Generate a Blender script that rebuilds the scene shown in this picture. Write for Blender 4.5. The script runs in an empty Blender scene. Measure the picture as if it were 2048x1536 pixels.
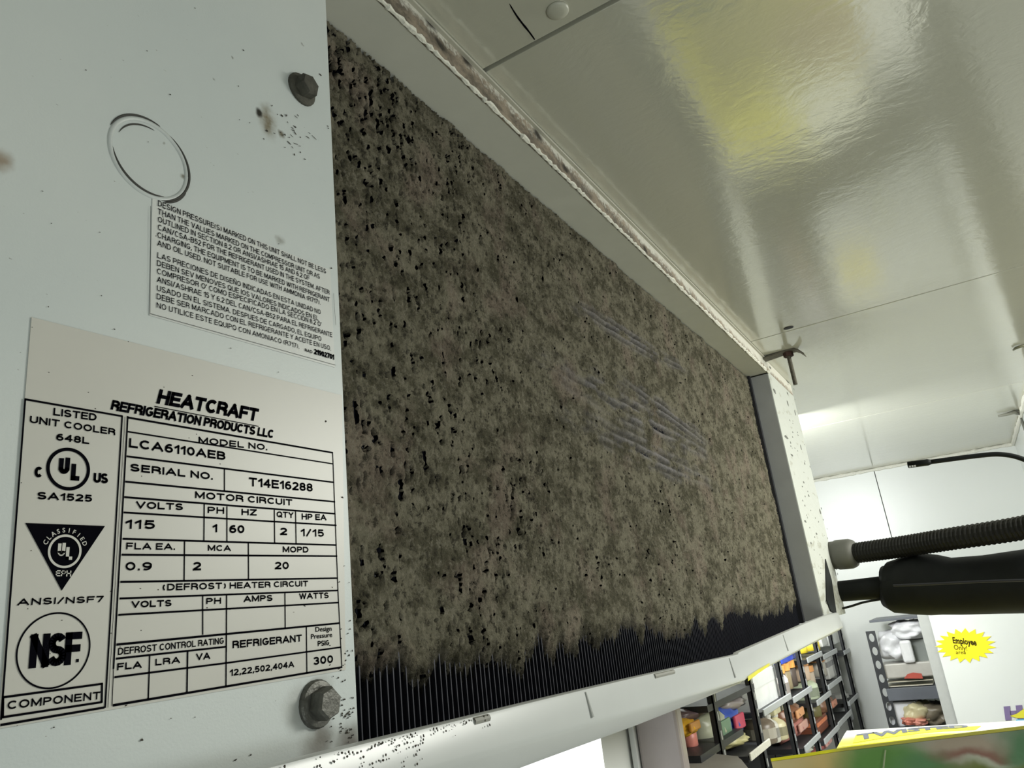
import bpy, bmesh, math, random
import numpy as np
from mathutils import Vector, Matrix
random.seed(7)
rng = np.random.default_rng(11)
C = bpy.context.scene.collection
S = bpy.context.scene

# ------------------------------------------------------------------ camera, light, exposure
ZC = 2.15                                    # camera height above the floor
FPX = 1499.2
AX = np.array([[0.51644198, -0.84901951, -0.11159553],
               [0.21070445, 0.25230363, -0.9444292],
               [0.82999477, 0.46422921, 0.30919237]])   # columns: world X, Y, Z in (right, down, forward)
cam_d = bpy.data.cameras.new('camera'); cam = bpy.data.objects.new('camera', cam_d); C.objects.link(cam)
right = Vector(AX[0]); up = -Vector(AX[1]); back = -Vector(AX[2])
m = Matrix((right, up, back)).transposed().to_4x4(); m.translation = (0, 0, ZC)
cam.matrix_world = m
cam_d.sensor_width = 36; cam_d.lens = FPX / 2048 * 36; cam_d.clip_start = .02; cam_d.clip_end = 50
S.camera = cam

CEIL = ZC + .4475; F = .25; WX = 3.314
w = bpy.data.worlds.new('world'); S.world = w; w.use_nodes = True
w.node_tree.nodes['Background'].inputs[0].default_value = (.80, .86, .80, 1)
w.node_tree.nodes['Background'].inputs[1].default_value = .10

def area(name, loc, target, size, sy, power, col=(1, 1, .95)):
    l = bpy.data.lights.new(name, 'AREA'); l.shape = 'RECTANGLE'; l.size = size; l.size_y = sy; l.energy = power; l.color = col
    o = bpy.data.objects.new(name, l); C.objects.link(o); o.location = loc
    o.rotation_euler = (Vector(target) - Vector(loc)).to_track_quat('-Z', 'Y').to_euler()
    return o
area('ceiling_lamp_far', (1.55, -.85, CEIL - .07), (1.75, -.15, ZC - .8), 1.1, .3, 34, (1, 1, .92))
area('fill_behind_unit', (2.0, .47, CEIL - .10), (3.2, .28, ZC - .35), .3, .3, 12, (.97, 1, 1))  # added fill hidden behind the unit, brightens far wall and shelves
area('near_fill', (-.5, -1.2, ZC - .95), (.35, .25, ZC + .1), .7, .7, 8.5, (.93, 1, 1))  # added fill out of view, lifts the near end panel from below
S.view_settings.view_transform = 'Standard'; S.view_settings.look = 'None'
S.view_settings.exposure = 0.0; S.view_settings.gamma = 1; S.view_settings.use_curve_mapping = False

def at(u, v, ax, val):
    """point of the plane (axis ax = val, world metres) that lies on the sight line of pixel u, v"""
    r = AX.T @ np.array([(u - 1024) / FPX, (v - 768) / FPX, 1.0])
    o = np.array([0, 0, ZC]); return o + (val - o[ax]) / r[ax] * r

# ------------------------------------------------------------------ materials
MATS = {}
def newmat(name):
    mt = bpy.data.materials.new(name); mt.use_nodes = True; nt = mt.node_tree
    return mt, nt, nt.nodes['Principled BSDF']
def N(nt, t, **kw):
    n = nt.nodes.new(t)
    for k, v in kw.items(): setattr(n, k, v)
    return n
def math_(nt, op, a, b=None, clamp=False):
    n = N(nt, 'ShaderNodeMath', operation=op); n.use_clamp = clamp
    for i, x in enumerate((a, b)):
        if x is None: continue
        if isinstance(x, (int, float)): n.inputs[i].default_value = x
        else: nt.links.new(x, n.inputs[i])
    return n.outputs[0]
def noise(nt, vec, scale, detail=3, rough=.55, out='Fac'):
    n = N(nt, 'ShaderNodeTexNoise'); n.inputs['Scale'].default_value = scale
    n.inputs['Detail'].default_value = detail; n.inputs['Roughness'].default_value = rough
    if vec is not None: nt.links.new(vec, n.inputs['Vector'])
    return n.outputs[out]
def smooth(nt, x, a, b, ta=0., tb=1.):
    n = N(nt, 'ShaderNodeMapRange', interpolation_type='SMOOTHSTEP')
    nt.links.new(x, n.inputs[0]); n.inputs[1].default_value = a; n.inputs[2].default_value = b
    n.inputs[3].default_value = ta; n.inputs[4].default_value = tb
    return n.outputs[0]
def mix(nt, f, a, b):
    n = N(nt, 'ShaderNodeMix', data_type='RGBA')
    if isinstance(f, (int, float)): n.inputs[0].default_value = f
    else: nt.links.new(f, n.inputs[0])
    for i, x in ((6, a), (7, b)):
        if isinstance(x, tuple): n.inputs[i].default_value = (*x[:3], 1)
        else: nt.links.new(x, n.inputs[i])
    return n.outputs[2]
def pos(nt): return N(nt, 'ShaderNodeNewGeometry').outputs['Position']
def scaled(nt, vec, s):
    n = N(nt, 'ShaderNodeMapping'); nt.links.new(vec, n.inputs[0]); n.inputs['Scale'].default_value = s; return n.outputs[0]
def spot(nt, P, c, r0, r1, sc=(1, 1, 1)):
    """1 inside, 0 outside a soft ellipsoid round c"""
    s = N(nt, 'ShaderNodeVectorMath', operation='SUBTRACT'); nt.links.new(P, s.inputs[0]); s.inputs[1].default_value = tuple(c)
    k = N(nt, 'ShaderNodeVectorMath', operation='MULTIPLY'); nt.links.new(s.outputs[0], k.inputs[0]); k.inputs[1].default_value = sc
    l = N(nt, 'ShaderNodeVectorMath', operation='LENGTH'); nt.links.new(k.outputs[0], l.inputs[0])
    return smooth(nt, l.outputs['Value'], r0, r1, 1., 0.)
def wobble(nt, P, scale, amp):
    c = N(nt, 'ShaderNodeTexNoise'); c.inputs['Scale'].default_value = scale; c.inputs['Detail'].default_value = 4; nt.links.new(P, c.inputs['Vector'])
    s = N(nt, 'ShaderNodeVectorMath', operation='SUBTRACT'); nt.links.new(c.outputs['Color'], s.inputs[0]); s.inputs[1].default_value = (.5, .5, .5)
    k = N(nt, 'ShaderNodeVectorMath', operation='SCALE'); nt.links.new(s.outputs[0], k.inputs[0]); k.inputs['Scale'].default_value = amp
    a = N(nt, 'ShaderNodeVectorMath', operation='ADD'); nt.links.new(P, a.inputs[0]); nt.links.new(k.outputs[0], a.inputs[1]); return a.outputs[0]
def bump(nt, b, h, strength, dist):
    n = N(nt, 'ShaderNodeBump'); n.inputs['Strength'].default_value = strength; n.inputs['Distance'].default_value = dist
    nt.links.new(h, n.inputs['Height']); nt.links.new(n.outputs[0], b.inputs['Normal'])
def plain(name, col, rough=.5, metal=0, var=.06, scale=40, bs=0, bsc=200, spec=.5):
    if name in MATS: return MATS[name]
    mt, nt, b = newmat(name)
    P = pos(nt)
    n = noise(nt, P, scale, 4)
    nt.links.new(mix(nt, n, tuple(c * (1 - var * 2) for c in col), tuple(min(1, c * (1 + var)) for c in col)), b.inputs['Base Color'])
    b.inputs['Roughness'].default_value = rough; b.inputs['Metallic'].default_value = metal
    b.inputs['Specular IOR Level'].default_value = spec
    if bs: bump(nt, b, noise(nt, P, bsc, 3), bs, .001)
    MATS[name] = mt; return mt

def panel_mat():
    mt, nt, b = newmat('painted_steel_white'); P = pos(nt)
    W = wobble(nt, P, 160, .006)
    base = mix(nt, noise(nt, P, 9, 3), (.50, .55, .55), (.60, .63, .61))
    def add(base, f, col): return mix(nt, f, base, col)
    hole = at(518, 225, 1, F); 
    f = math_(nt, 'MULTIPLY', spot(nt, W, at(535, 242, 1, F), .001, .008, (1, 1, .6)), noise(nt, P, 220, 3), True)
    base = add(base, math_(nt, 'MULTIPLY', f, 1.5, True), (.16, .13, .07))
    base = add(base, spot(nt, wobble(nt, P, 300, .002), hole, .0010, .0028, (1, 1, .7)), (.012, .010, .006))
    for (u, v, r0, r1, k, col) in [(563, 268, .0004, .003, .9, (.10, .08, .04)), (606, 182, .004, .0075, .75, (.05, .045, .03)), (366, 355, .0003, .0022, .8, (.12, .11, .07)),
                                   (0, 318, .0003, .006, .8, (.22, .14, .07)), (328, 290, .0003, .0014, .7, (.2, .2, .17)),
                                   (606, 88, .0002, .0016, .9, (.08, .08, .06)), (465, 115, .0002, .0012, .8, (.1, .1, .08)), (428, 158, .0002, .0012, .6, (.1, .1, .08)),
                                   (600, 1420, .004, .012, .35, (.20, .18, .15)), (645, 1470, .001, .010, .75, (.10, .09, .07)), (700, 1490, .002, .012, .85, (.10, .085, .065)), (652, 618, .0004, .004, .75, (.08, .07, .05)),
                                   (560, 480, .0003, .004, .6, (.16, .15, .12)), (655, 722, .0003, .003, .8, (.08, .07, .06)), (612, 540, .0003, .005, .5, (.2, .19, .16)), (630, 1500, .001, .012, .55, (.14, .12, .09))]:
        s = math_(nt, 'MULTIPLY', spot(nt, W, at(u, v, 1, F), r0, r1), k)
        base = add(base, s, col)
    # fine hair-like dirt, only here and there
    sp = math_(nt, 'MULTIPLY', smooth(nt, noise(nt, scaled(nt, P, (1, 1, 2.2)), 330, 2), .745, .79), smooth(nt, noise(nt, P, 26, 2), .45, .62))
    base = add(base, math_(nt, 'MULTIPLY', sp, .8), (.13, .12, .10))
    nt.links.new(base, b.inputs['Base Color']); b.inputs['Roughness'].default_value = .42
    bump(nt, b, noise(nt, P, 900, 2), .12, .0004)
    return mt
def topband_mat():
    """white lip under the ceiling with brown grime collected on it"""
    mt, nt, b = newmat('grimy_white_lip'); P = pos(nt)
    x = N(nt, 'ShaderNodeSeparateXYZ'); nt.links.new(P, x.inputs[0])
    n1 = noise(nt, scaled(nt, P, (.6, 1, 1)), 60, 5, .65); n2 = noise(nt, P, 260, 4, .6)
    dens = smooth(nt, x.outputs[0], .28, 1.5, .72, .47)
    zf = smooth(nt, x.outputs[2], ZC + .418, ZC + .4475, .16, -.22)
    s = math_(nt, 'ADD', math_(nt, 'ADD', math_(nt, 'MULTIPLY', n1, .62), math_(nt, 'MULTIPLY', n2, .42)), zf)
    s = math_(nt, 'ADD', s, dens)
    f = smooth(nt, s, .97, 1.16)
    col = mix(nt, smooth(nt, n1, .38, .62), (.055, .036, .018), (.25, .195, .135))
    base = mix(nt, math_(nt, 'MULTIPLY', f, .9), (.58, .57, .50), col)
    W = wobble(nt, P, 120, .006)
    for (u, v) in [(860, 45), (932, 120), (1130, 338), (1075, 270), (880, 90), (1290, 500)]:
        base = mix(nt, spot(nt, W, at(u, v, 1, F), .0015, .0062, (.5, 1, .8)), base, (.02, .015, .008))
    nt.links.new(base, b.inputs['Base Color']); b.inputs['Roughness'].default_value = .75
    bump(nt, b, n2, .8, .002); return mt
def ceil_mat():
    mt, nt, b = newmat('glossy_embossed_ceiling'); P = pos(nt)
    n = noise(nt, P, 2.2, 3)
    base = mix(nt, n, (.53, .53, .44), (.59, .59, .50))
    nt.links.new(base, b.inputs['Base Color']); b.inputs['Roughness'].default_value = .13
    b.inputs['IOR'].default_value = 2.0; b.inputs['Specular IOR Level'].default_value = .9
    d = wobble(nt, P, 14, .05)
    h = noise(nt, scaled(nt, d, (1, .45, 1)), 130, 3, .6)
    h2 = noise(nt, scaled(nt, d, (1, .6, 1)), 30, 3, .6)
    hh = math_(nt, 'ADD', h, math_(nt, 'MULTIPLY', h2, 1.4))
    bump(nt, b, hh, .27, .0008); return mt
def wall_mat(name='white_wall_panel', c=(.74, .76, .73), rough=.32):
    mt, nt, b = newmat(name); P = pos(nt)
    nt.links.new(mix(nt, noise(nt, P, 3, 3), tuple(x * .93 for x in c), c), b.inputs['Base Color'])
    b.inputs['Roughness'].default_value = rough; bump(nt, b, noise(nt, P, 30, 3), .15, .002); return mt
def dust_mat():
    mt, nt, b = newmat('matted_grey_brown_dust'); P = pos(nt)
    a = N(nt, 'ShaderNodeAttribute', attribute_name='wipe').outputs['Fac']
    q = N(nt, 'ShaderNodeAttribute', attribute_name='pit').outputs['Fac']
    n = noise(nt, P, 18, 4); n2 = noise(nt, scaled(nt, P, (.8, 1, .8)), 210, 5, .75); n3 = noise(nt, scaled(nt, P, (.6, 1, .9)), 60, 5, .7)
    col = mix(nt, smooth(nt, n3, .40, .60), (.068, .063, .041), (.160, .148, .106))
    col = mix(nt, smooth(nt, n, .52, .70, 0, .5), col, (.20, .155, .125))
    col = mix(nt, smooth(nt, n2, .53, .66, 0, .5), col, (.25, .23, .18))
    col = mix(nt, smooth(nt, n2, .47, .37, 0, .85), col, (.030, .027, .019))
    col = mix(nt, math_(nt, 'MULTIPLY', a, .8), col, (.24, .23, .235))
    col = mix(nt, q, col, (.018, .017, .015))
    nt.links.new(col, b.inputs['Base Color']); b.inputs['Roughness'].default_value = .95; b.inputs['Specular IOR Level'].default_value = .15
    bump(nt, b, noise(nt, P, 500, 4, .7), .9, .0025); return mt
def flange_mat():
    mt, nt, b = newmat('peeling_white_paint'); P = pos(nt)
    n = noise(nt, scaled(nt, P, (.35, 1, .8)), 60, 4, .6)
    x = N(nt, 'ShaderNodeSeparateXYZ'); nt.links.new(P, x.inputs[0])
    low = smooth(nt, x.outputs[2], ZC + .16, ZC - .03, 0, .10)
    f = smooth(nt, math_(nt, 'ADD', n, low), .60, .66)
    base = mix(nt, math_(nt, 'MULTIPLY', f, .7), (.50, .52, .48), (.33, .33, .27))
    nt.links.new(base, b.inputs['Base Color']); b.inputs['Roughness'].default_value = .5
    bump(nt, b, n, .5, .002); return mt
def print_mat(name, base, spots, rough=.25):
    """flat colour print on a wrapper: soft patches of ink round points"""
    mt, nt, b = newmat(name); P = pos(nt); W = wobble(nt, P, 14, .05); col = base
    for (c, r0, r1, sc, k) in spots: col = mix(nt, spot(nt, W, c, r0, r1, sc), col, k)
    nt.links.new(col if not isinstance(col, tuple) else mix(nt, 0., col, col), b.inputs['Base Color']); b.inputs['Roughness'].default_value = rough
    bump(nt, b, noise(nt, P, 25, 3), .4, .006); return mt

M_panel = panel_mat(); M_band = topband_mat(); M_ceil = ceil_mat(); M_wall = wall_mat(); M_dust = dust_mat(); M_flange = flange_mat()
M_white = plain('white_enamel', (.60, .61, .56), .4, var=.05)
M_lipw = plain('grey_white_enamel', (.68, .68, .60), .45, var=.04)
M_bead = plain('white_flaking_sealant', (.78, .77, .68), .7, var=.15, scale=300, bs=.8, bsc=500)
M_pan = plain('white_plastic_pan', (.50, .52, .51), .3, var=.05, scale=12)
M_black = plain('black_rubber', (.008, .010, .010), .6, var=.2, spec=.25)
M_foam = plain('black_foam_insulation', (.007, .0085, .0085), .7, var=.3, scale=30, bs=.4, bsc=60, spec=.2)
M_fin = plain('dark_coated_fin', (.030, .032, .046), .5, metal=.3, var=.2)
M_back = plain('black_coil_core', (.012, .013, .018), .7)
M_ink = plain('black_ink', (.004, .004, .006), .8, var=.02, spec=.0)
M_sticker = plain('beige_grey_sticker', (.53, .52, .475), .38, var=.03, scale=15)
M_clear = plain('clear_label_film', (.62, .635, .615), .3, var=.03, scale=15)
M_bolt = plain('dirty_grey_steel', (.145, .145, .13), .5, metal=.55, var=.35, scale=260, bs=.6, bsc=300)
M_bolt2 = plain('grimy_dark_steel', (.085, .082, .065), .75, metal=.2, var=.4, scale=200, bs=.7, bsc=300)
M_rust = plain('rusty_grey_steel', (.14, .13, .10), .7, metal=.4, var=.3, scale=100)
M_rustred = plain('red_brown_rust', (.06, .028, .020), .85, var=.3)
M_speck = plain('dark_grime', (.045, .038, .028), .9, var=.3)
M_seal = plain('dark_joint_sealant', (.022, .022, .018), .85, spec=.1)
M_groove = plain('grey_score_line', (.045, .045, .04), .8)
M_conn = plain('grey_zinc_connector', (.12, .12, .105), .6, metal=.2, var=.1)
M_shelf = plain('black_shelf_steel', (.028, .030, .034), .5)
M_rail = plain('grey_price_rail', (.42, .44, .45), .45)
M_yellow = plain('flat_yellow', (.80, .74, .05), .4)
M_floor = plain('pale_floor', (.66, .65, .58), .6)

# ------------------------------------------------------------------ mesh helpers
def linked(name, me, mat, parent=None, smooth_=False):
    o = bpy.data.objects.new(name, me); C.objects.link(o)
    if mat is not None and not me.materials: me.materials.append(mat)
    if smooth_:
        for p in me.polygons: p.use_smooth = True
    if parent is not None:
        o.parent = parent
        if parent.type == 'EMPTY' or parent.get('origin') is not None or True:
            wl = world_loc(parent); me.transform(Matrix.Translation(-wl)) if not me.get('_loc') else None
            me['_loc'] = 1
    return o
def world_loc(o):
    v = Vector((0, 0, 0))
    while o is not None: v += o.location; o = o.parent
    return v
def obj(name, bm, mat, parent=None, smooth_=False):
    me = bpy.data.meshes.new(name); bm.normal_update(); bm.to_mesh(me); bm.free()
    return linked(name, me, mat, parent, smooth_)
def tag(o, label, cat, group=None):
    o['label'] = label; o['category'] = cat
    if group: o['group'] = group
    return o
def thing(name, loc, label, cat, group=None):
    o = bpy.data.objects.new(name, None); C.objects.link(o); o.location = loc; o.empty_display_size = .02
    return tag(o, label, cat, group)
def copy_tree(o, parent=None):
    c = o.copy(); C.objects.link(c); c.parent = parent
    for ch in list(o.children): copy_tree(ch, c)
    return c
def struct(name, bm, mat, parent=None):
    o = obj(name, bm, mat, parent)
    if parent is None: o['kind'] = 'structure'
    return o
def bx(bm, a, b, bev=0):
    r = bmesh.ops.create_cube(bm, size=1)
    a = Vector(a); b = Vector(b); c = (a + b) / 2; s = b - a
    for v in r['verts']: v.co = Vector((v.co.x * s.x, v.co.y * s.y, v.co.z * s.z)) + c
    if bev:
        es = list({e for v in r['verts'] for e in v.link_edges})
        bmesh.ops.bevel(bm, geom=es, offset=bev, segments=2, affect='EDGES', profile=.5)
    return bm
def box(a, b, bev=0): return bx(bmesh.new(), a, b, bev)
def prism(bm, pts, d):
    """closed polygon pts (3-D, planar) extruded by vector d"""
    d = Vector(d); A = [bm.verts.new(p) for p in pts]; B = [bm.verts.new(Vector(p) + d) for p in pts]
    n = len(pts)
    f = [bm.faces.new(A), bm.faces.new(B[::-1])]
    for i in range(n): f.append(bm.faces.new((A[i], B[i], B[(i + 1) % n], A[(i + 1) % n])))
    bmesh.ops.recalc_face_normals(bm, faces=f)
    return bm
def tube(bm, pts, rad, n=16, cap=True):
    """rad: number or list; swept circle"""
    pts = [Vector(p) for p in pts]; m_ = len(pts); rad = rad if hasattr(rad, '__len__') else [rad] * m_
    rings = []; t0 = None; nrm = None
    for i, p in enumerate(pts):
        t = (pts[min(i + 1, m_ - 1)] - pts[max(i - 1, 0)]).normalized()
        if nrm is None: nrm = t.orthogonal().normalized()
        else: nrm = (nrm - t * nrm.dot(t)).normalized()
        bn = t.cross(nrm)
        rings.append([bm.verts.new(p + (nrm * math.cos(a) + bn * math.sin(a)) * rad[i]) for a in [2 * math.pi * k / n for k in range(n)]])
    f = []
    for i in range(m_ - 1):
        for k in range(n): f.append(bm.faces.new((rings[i][k], rings[i][(k + 1) % n], rings[i + 1][(k + 1) % n], rings[i + 1][k])))
    if cap: f.append(bm.faces.new(rings[0][::-1])); f.append(bm.faces.new(rings[-1]))
    bmesh.ops.recalc_face_normals(bm, faces=f)
    return bm
def spline(pts, k=8):
    P = [Vector(p) for p in pts]; P = [P[0] * 2 - P[1]] + P + [P[-1] * 2 - P[-2]]; out = []
    for i in range(1, len(P) - 2):
        a, b, c, d = P[i - 1:i + 3]
        for j in range(k):
            t = j / k; out.append(.5 * ((2 * b) + (c - a) * t + (2 * a - 5 * b + 4 * c - d) * t * t + (3 * b - a - 3 * c + d) * t ** 3))
    out.append(P[-2]); return out

def vnoise(x, y, seed=0):
    """value noise on numpy arrays, 0..1"""
    xi = np.floor(x).astype(np.int64); yi = np.floor(y).astype(np.int64); fx = x - xi; fy = y - yi
    fx = fx * fx * (3 - 2 * fx); fy = fy * fy * (3 - 2 * fy)
    def h(a, b):
        n = (a * 374761393 + b * 668265263 + seed * 1442695041) & 0xffffffff
        n = ((n ^ (n >> 13)) * 1274126177) & 0xffffffff
        return ((n ^ (n >> 16)) & 0xffff) / 65535.
    return (h(xi, yi) * (1 - fx) + h(xi + 1, yi) * fx) * (1 - fy) + (h(xi, yi + 1) * (1 - fx) + h(xi + 1, yi + 1) * fx) * fy
def fbm(x, y, seed=0, o=4):
    s = 0; a = .5; t = 0
    for i in range(o): s = s + a * vnoise(x * 2 ** i, y * 2 ** i, seed + i); t += a; a *= .55
    return s / t

# ------------------------------------------------------------------ room shell
ceil_ = bpy.data.objects.new('ceiling', None)
bm = box((-1.6, -2.2, CEIL + .0195), (WX + .1, 1.1, CEIL + .05)); ceil_ = struct('ceiling', bm, M_seal)
SE = [-1.6, -.30, .457, 1.345, 2.245, WX]      # joints of the ceiling sheets
for i in range(len(SE) - 1):
    g = (.0024 if i == 2 else .0016)
    g2 = (.0024 if i + 1 == 2 else .0016)
    o = obj('panel', box((SE[i] + g, -2.2, CEIL), (SE[i + 1] - g2, 1.1, CEIL + .02), .0006), M_ceil, ceil_)
wf = struct('wall_far', box((WX + .004, -.3, 0), (WX + .1, 1.1, CEIL + .006)), M_seal)
ys = [-.30, .250, .80, 1.1]
for i in range(3): obj('panel', box((WX - .004, ys[i] + .0012, 0), (WX + .01, ys[i + 1] - .0012, CEIL), .001), M_wall, wf)
YR = -.235
wr = struct('wall_right', box((2.25, YR - .12, 0), (WX + .1, YR - .004, CEIL)), M_seal)
for a_, b_ in ((2.25, 2.78), (2.78, WX - .004)): obj('panel', box((a_ + .001, YR - .008, 0), (b_ - .001, YR, CEIL), .001), M_wall, wr)
WL = .74
struct('wall_left', box((-1.6, WL, 0), (WX + .1, WL + .1, CEIL)), M_wall)
struct('wall_back', box((-1.7, -2.3, 0), (-1.6, 1.1, CEIL)), M_wall)
struct('wall_side', box((-1.6, -2.3, 0), (WX + .1, -2.2, CEIL)), M_wall)
struct('wall_end', box((WX, -2.3, 0), (WX + .1, YR - .12, CEIL)), M_wall)
struct('floor', box((-1.7, -2.3, -.1), (WX + .1, 1.1, 0)), M_floor)
# caulk bead where the far wall meets the ceiling, and along the side wall
bm = bmesh.new(); ptsb = []; rr = []
for i in range(60):
    y = .62 - i * (.62 - YR) / 59; ptsb.append((WX - .006, y, CEIL - .006)); rr.append(.007 * random.uniform(.7, 1.25))
tube(bm, ptsb, rr, 8); o = struct('trim_1', bm, M_bead)
bm = bmesh.new(); ptsb = []; rr = []
for i in range(40):
    ptsb.append((WX - .006 - i * .0265, YR + .004, CEIL - .006)); rr.append(.007 * random.uniform(.7, 1.3))
tube(bm, ptsb, rr, 8); o = struct('trim_2', bm, M_bead)

# ------------------------------------------------------------------ the unit cooler
XL, XP, XC, XE = -.06, .272, 1.466, 1.716        # left end, panel edge, end of coil bay, far end
YC = .291; ZT = ZC + .4178; ZB = ZC - .048; YB = .66
unit = thing('unit_cooler', (.8, .45, ZB), 'long white evaporator unit hung under the ceiling, its coil face clogged with dust', 'cooling unit')
bm = box((XL, F, ZC - .050), (XP, F + .0016, CEIL - .006), .0004)
bx(bm, (XP - .0016, F + .0008, ZC - .050), (XP, YC - .002, ZT))       # return fold
end_panel = obj('end_panel', bm, M_panel, unit)
bm = box((XL, F + .0016, ZC - .05), (XL + .002, YB, CEIL - .006)); obj('side_panel', bm, M_white, unit)
bm = box((XP, F + .001, ZT), (XC + .002, YB, ZT + .0015))
obj('top_panel', bm, M_lipw, unit)
bm = box((XL, F, ZT), (XE, F + .0015, CEIL - .0005)); o = obj('top_lip', bm, M_band, unit)
o.location.y += -.0003
obj('far_liner', box((XC, F + .001, ZC - .045), (XC + .002, YC + .05, ZT)), plain('mid_grey_liner', (.36, .37, .37), .45), unit)
bm = box((XC + .001, F - .0005, ZC - .045), (XE, F + .0012, ZT + .003), .0004)
far_panel = obj('end_panel', bm, M_flange, unit); far_panel['label'] = 'far end panel with peeling white paint'
obj('side_panel', box((XE - .002, F + .001, ZC - .045), (XE, YB, ZT)), M_white, unit)
obj('back_panel', box((XL, YB, ZC - .045), (XE, YB + .002, ZT)), M_white, unit)
# thin dark joint between top and far liner
obj('joint_seal', box((XC - .0012, F + .0, ZT - .0022), (XC + .003, YC, ZT - .0002)), M_seal, unit)
# coil core and fins
core = obj('coil', box((XP - .02, YC + .030, ZC - .064), (XC, YC + .2, ZT - .001)), M_back, unit)
pitch = .0054; nf = int((XC - .004 - (XP - .0)) / pitch)
bm = bmesh.new(); zs = np.linspace(ZC - .064, ZT - .001, 7)
L = [[bm.verts.new((random.uniform(-.0004, .0004) + s * .00022, y, z)) for y in (YC + .0005, YC + .031)] for s in (-1, 1) for z in zs]
for s in (0, 7):
    for i in range(6): bm.faces.new((L[s + i][0], L[s + i][1], L[s + i + 1][1], L[s + i + 1][0]))
for i in range(6): bm.faces.new((L[i][0], L[i + 1][0], L[i + 8][0], L[i + 7][0]))
wl = world_loc(unit); fin_me = bpy.data.meshes.new('fin'); bm.to_mesh(fin_me); bm.free(); fin_me.materials.append(M_fin)
fin_me.transform(Matrix.Translation(-wl + Vector((wl.x, 0, 0))))
for i in range(nf):
    o = bpy.data.objects.new('fin', fin_me); C.objects.link(o); o.parent = core
    o.location = (XP + i * pitch + random.uniform(-.0005, .0005) - wl.x, 0, 0); o.rotation_euler.y = random.uniform(-.002, .002)
# dark coil edge strip at the far end
obj('coil_end_gap', box((XC - .011, YC - .008, ZC - .047), (XC - .0004, YC + .01, ZT - .001)), M_back, unit)

# dust mat bridging the fins
def dust():
    x1 = np.arange(XP - .002, .62, .00115); x2 = np.arange(.62, 1.0, .0017); x3 = np.arange(1.0, XC - .005, .0026)
    xs = np.concatenate([x1, x2, x3]); zz = np.arange(ZC - .047, ZT - .001, .00155)
    Xg, Zg = np.meshgrid(xs, zz, indexing='ij'); zr = Zg - ZC
    ph = ((Xg - XP) / pitch) % 1.0; gap = .5 - .5 * np.cos(2 * np.pi * ph)       # 1 midway between fins
    n1 = fbm(Xg * 340, zr * 190, 1); n2 = fbm(Xg * 26, zr * 26, 5); n3 = fbm(Xg * 8, zr * 8, 9, 3)
    n4 = fbm(Xg * 900, zr * 900, 21, 2)
    near = np.clip((.62 - Xg) / .32, 0, 1)
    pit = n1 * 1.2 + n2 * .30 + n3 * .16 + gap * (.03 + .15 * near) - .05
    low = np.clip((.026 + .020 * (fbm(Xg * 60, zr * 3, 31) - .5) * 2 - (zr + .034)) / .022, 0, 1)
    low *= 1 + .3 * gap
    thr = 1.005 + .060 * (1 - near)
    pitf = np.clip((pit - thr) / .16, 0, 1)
    # wiped band with metal streaks
    def inside(c, rx, rz, rot):
        dx = (Xg - c[0]); dz = (Zg - c[2]); a = dx * math.cos(rot) + dz * math.sin(rot); b = -dx * math.sin(rot) + dz * math.cos(rot)
        return np.clip(1.45 - np.sqrt((a / rx) ** 2 + (b / rz) ** 2) * 1.1 + (n2 - .5) * 1.0, 0, 1)
    wipe = np.zeros_like(Xg); st = np.zeros_like(Xg)
    for (pa, pb, rz, fr) in WIPES:
        A = at(*pa, 1, YC); B = at(*pb, 1, YC); c = (A + B) / 2; rot = math.atan2(B[2] - A[2], B[0] - A[0]); L_ = np.linalg.norm(B - A) / 2
        m_ = inside(c, L_, rz, rot); s = -(Xg - c[0]) * math.sin(rot) + (Zg - c[2]) * math.cos(rot) + .010 * (n3 - .5) + .003 * (n1 - .5)
        ridge = .5 + .5 * np.sin(s * 2 * np.pi / fr); k = m_ > wipe
        st = np.where(k, ridge, st); wipe = np.maximum(wipe, m_)
    brk = np.clip((fbm(Xg * 30, zr * 110, 41) - .34) * 5, 0, 1)
    wm = wipe * brk
    pitf = np.where(wm > .25, np.maximum(pitf * .25, (1 - st) * wm * .60), pitf)
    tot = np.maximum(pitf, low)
    yy = YC - .0028 - .0038 * (n1 - .5) - .0050 * (n2 - .5) - .0022 * (n4 - .5) + .006 * tot - .0012 * wm * st
    # keep clear of the front plane
    V = np.stack([Xg, yy, Zg], -1).reshape(-1, 3) - np.array(world_loc(unit)); nx, nz = Xg.shape
    idx = np.arange(nx * nz).reshape(nx, nz)
    q = np.stack([idx[:-1, :-1], idx[1:, :-1], idx[1:, 1:], idx[:-1, 1:]], -1).reshape(-1, 4)
    keep = (tot[:-1, :-1] < .93).reshape(-1); q = q[keep]
    me = bpy.data.meshes.new('dust_layer'); me.vertices.add(len(V)); me.vertices.foreach_set('co', V.ravel())
    me.loops.add(q.size); me.loops.foreach_set('vertex_index', q.ravel()); me.polygons.add(len(q))
    me.polygons.foreach_set('loop_start', np.arange(0, q.size, 4)); me.update(); me.validate()
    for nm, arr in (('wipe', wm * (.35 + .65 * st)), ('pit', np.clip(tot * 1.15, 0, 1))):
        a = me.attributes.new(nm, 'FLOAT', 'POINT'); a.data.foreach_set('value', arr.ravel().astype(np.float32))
    for p in me.polygons: p.use_smooth = True
    me.materials.append(M_dust); me['_loc'] = 1
    o = bpy.data.objects.new('dust_layer', me); C.objects.link(o); o.parent = unit; o['kind'] = 'stuff'; o['label'] = 'matted grey-brown dust clogging the fins'
WIPES = [((1150, 615), (1350, 735), .013, .0080), ((1120, 745), (1400, 905), .020, .0110), ((1170, 850), (1405, 960), .020, .0105), ((1240, 760), (1400, 880), .014, .0085)]
dust()

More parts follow.
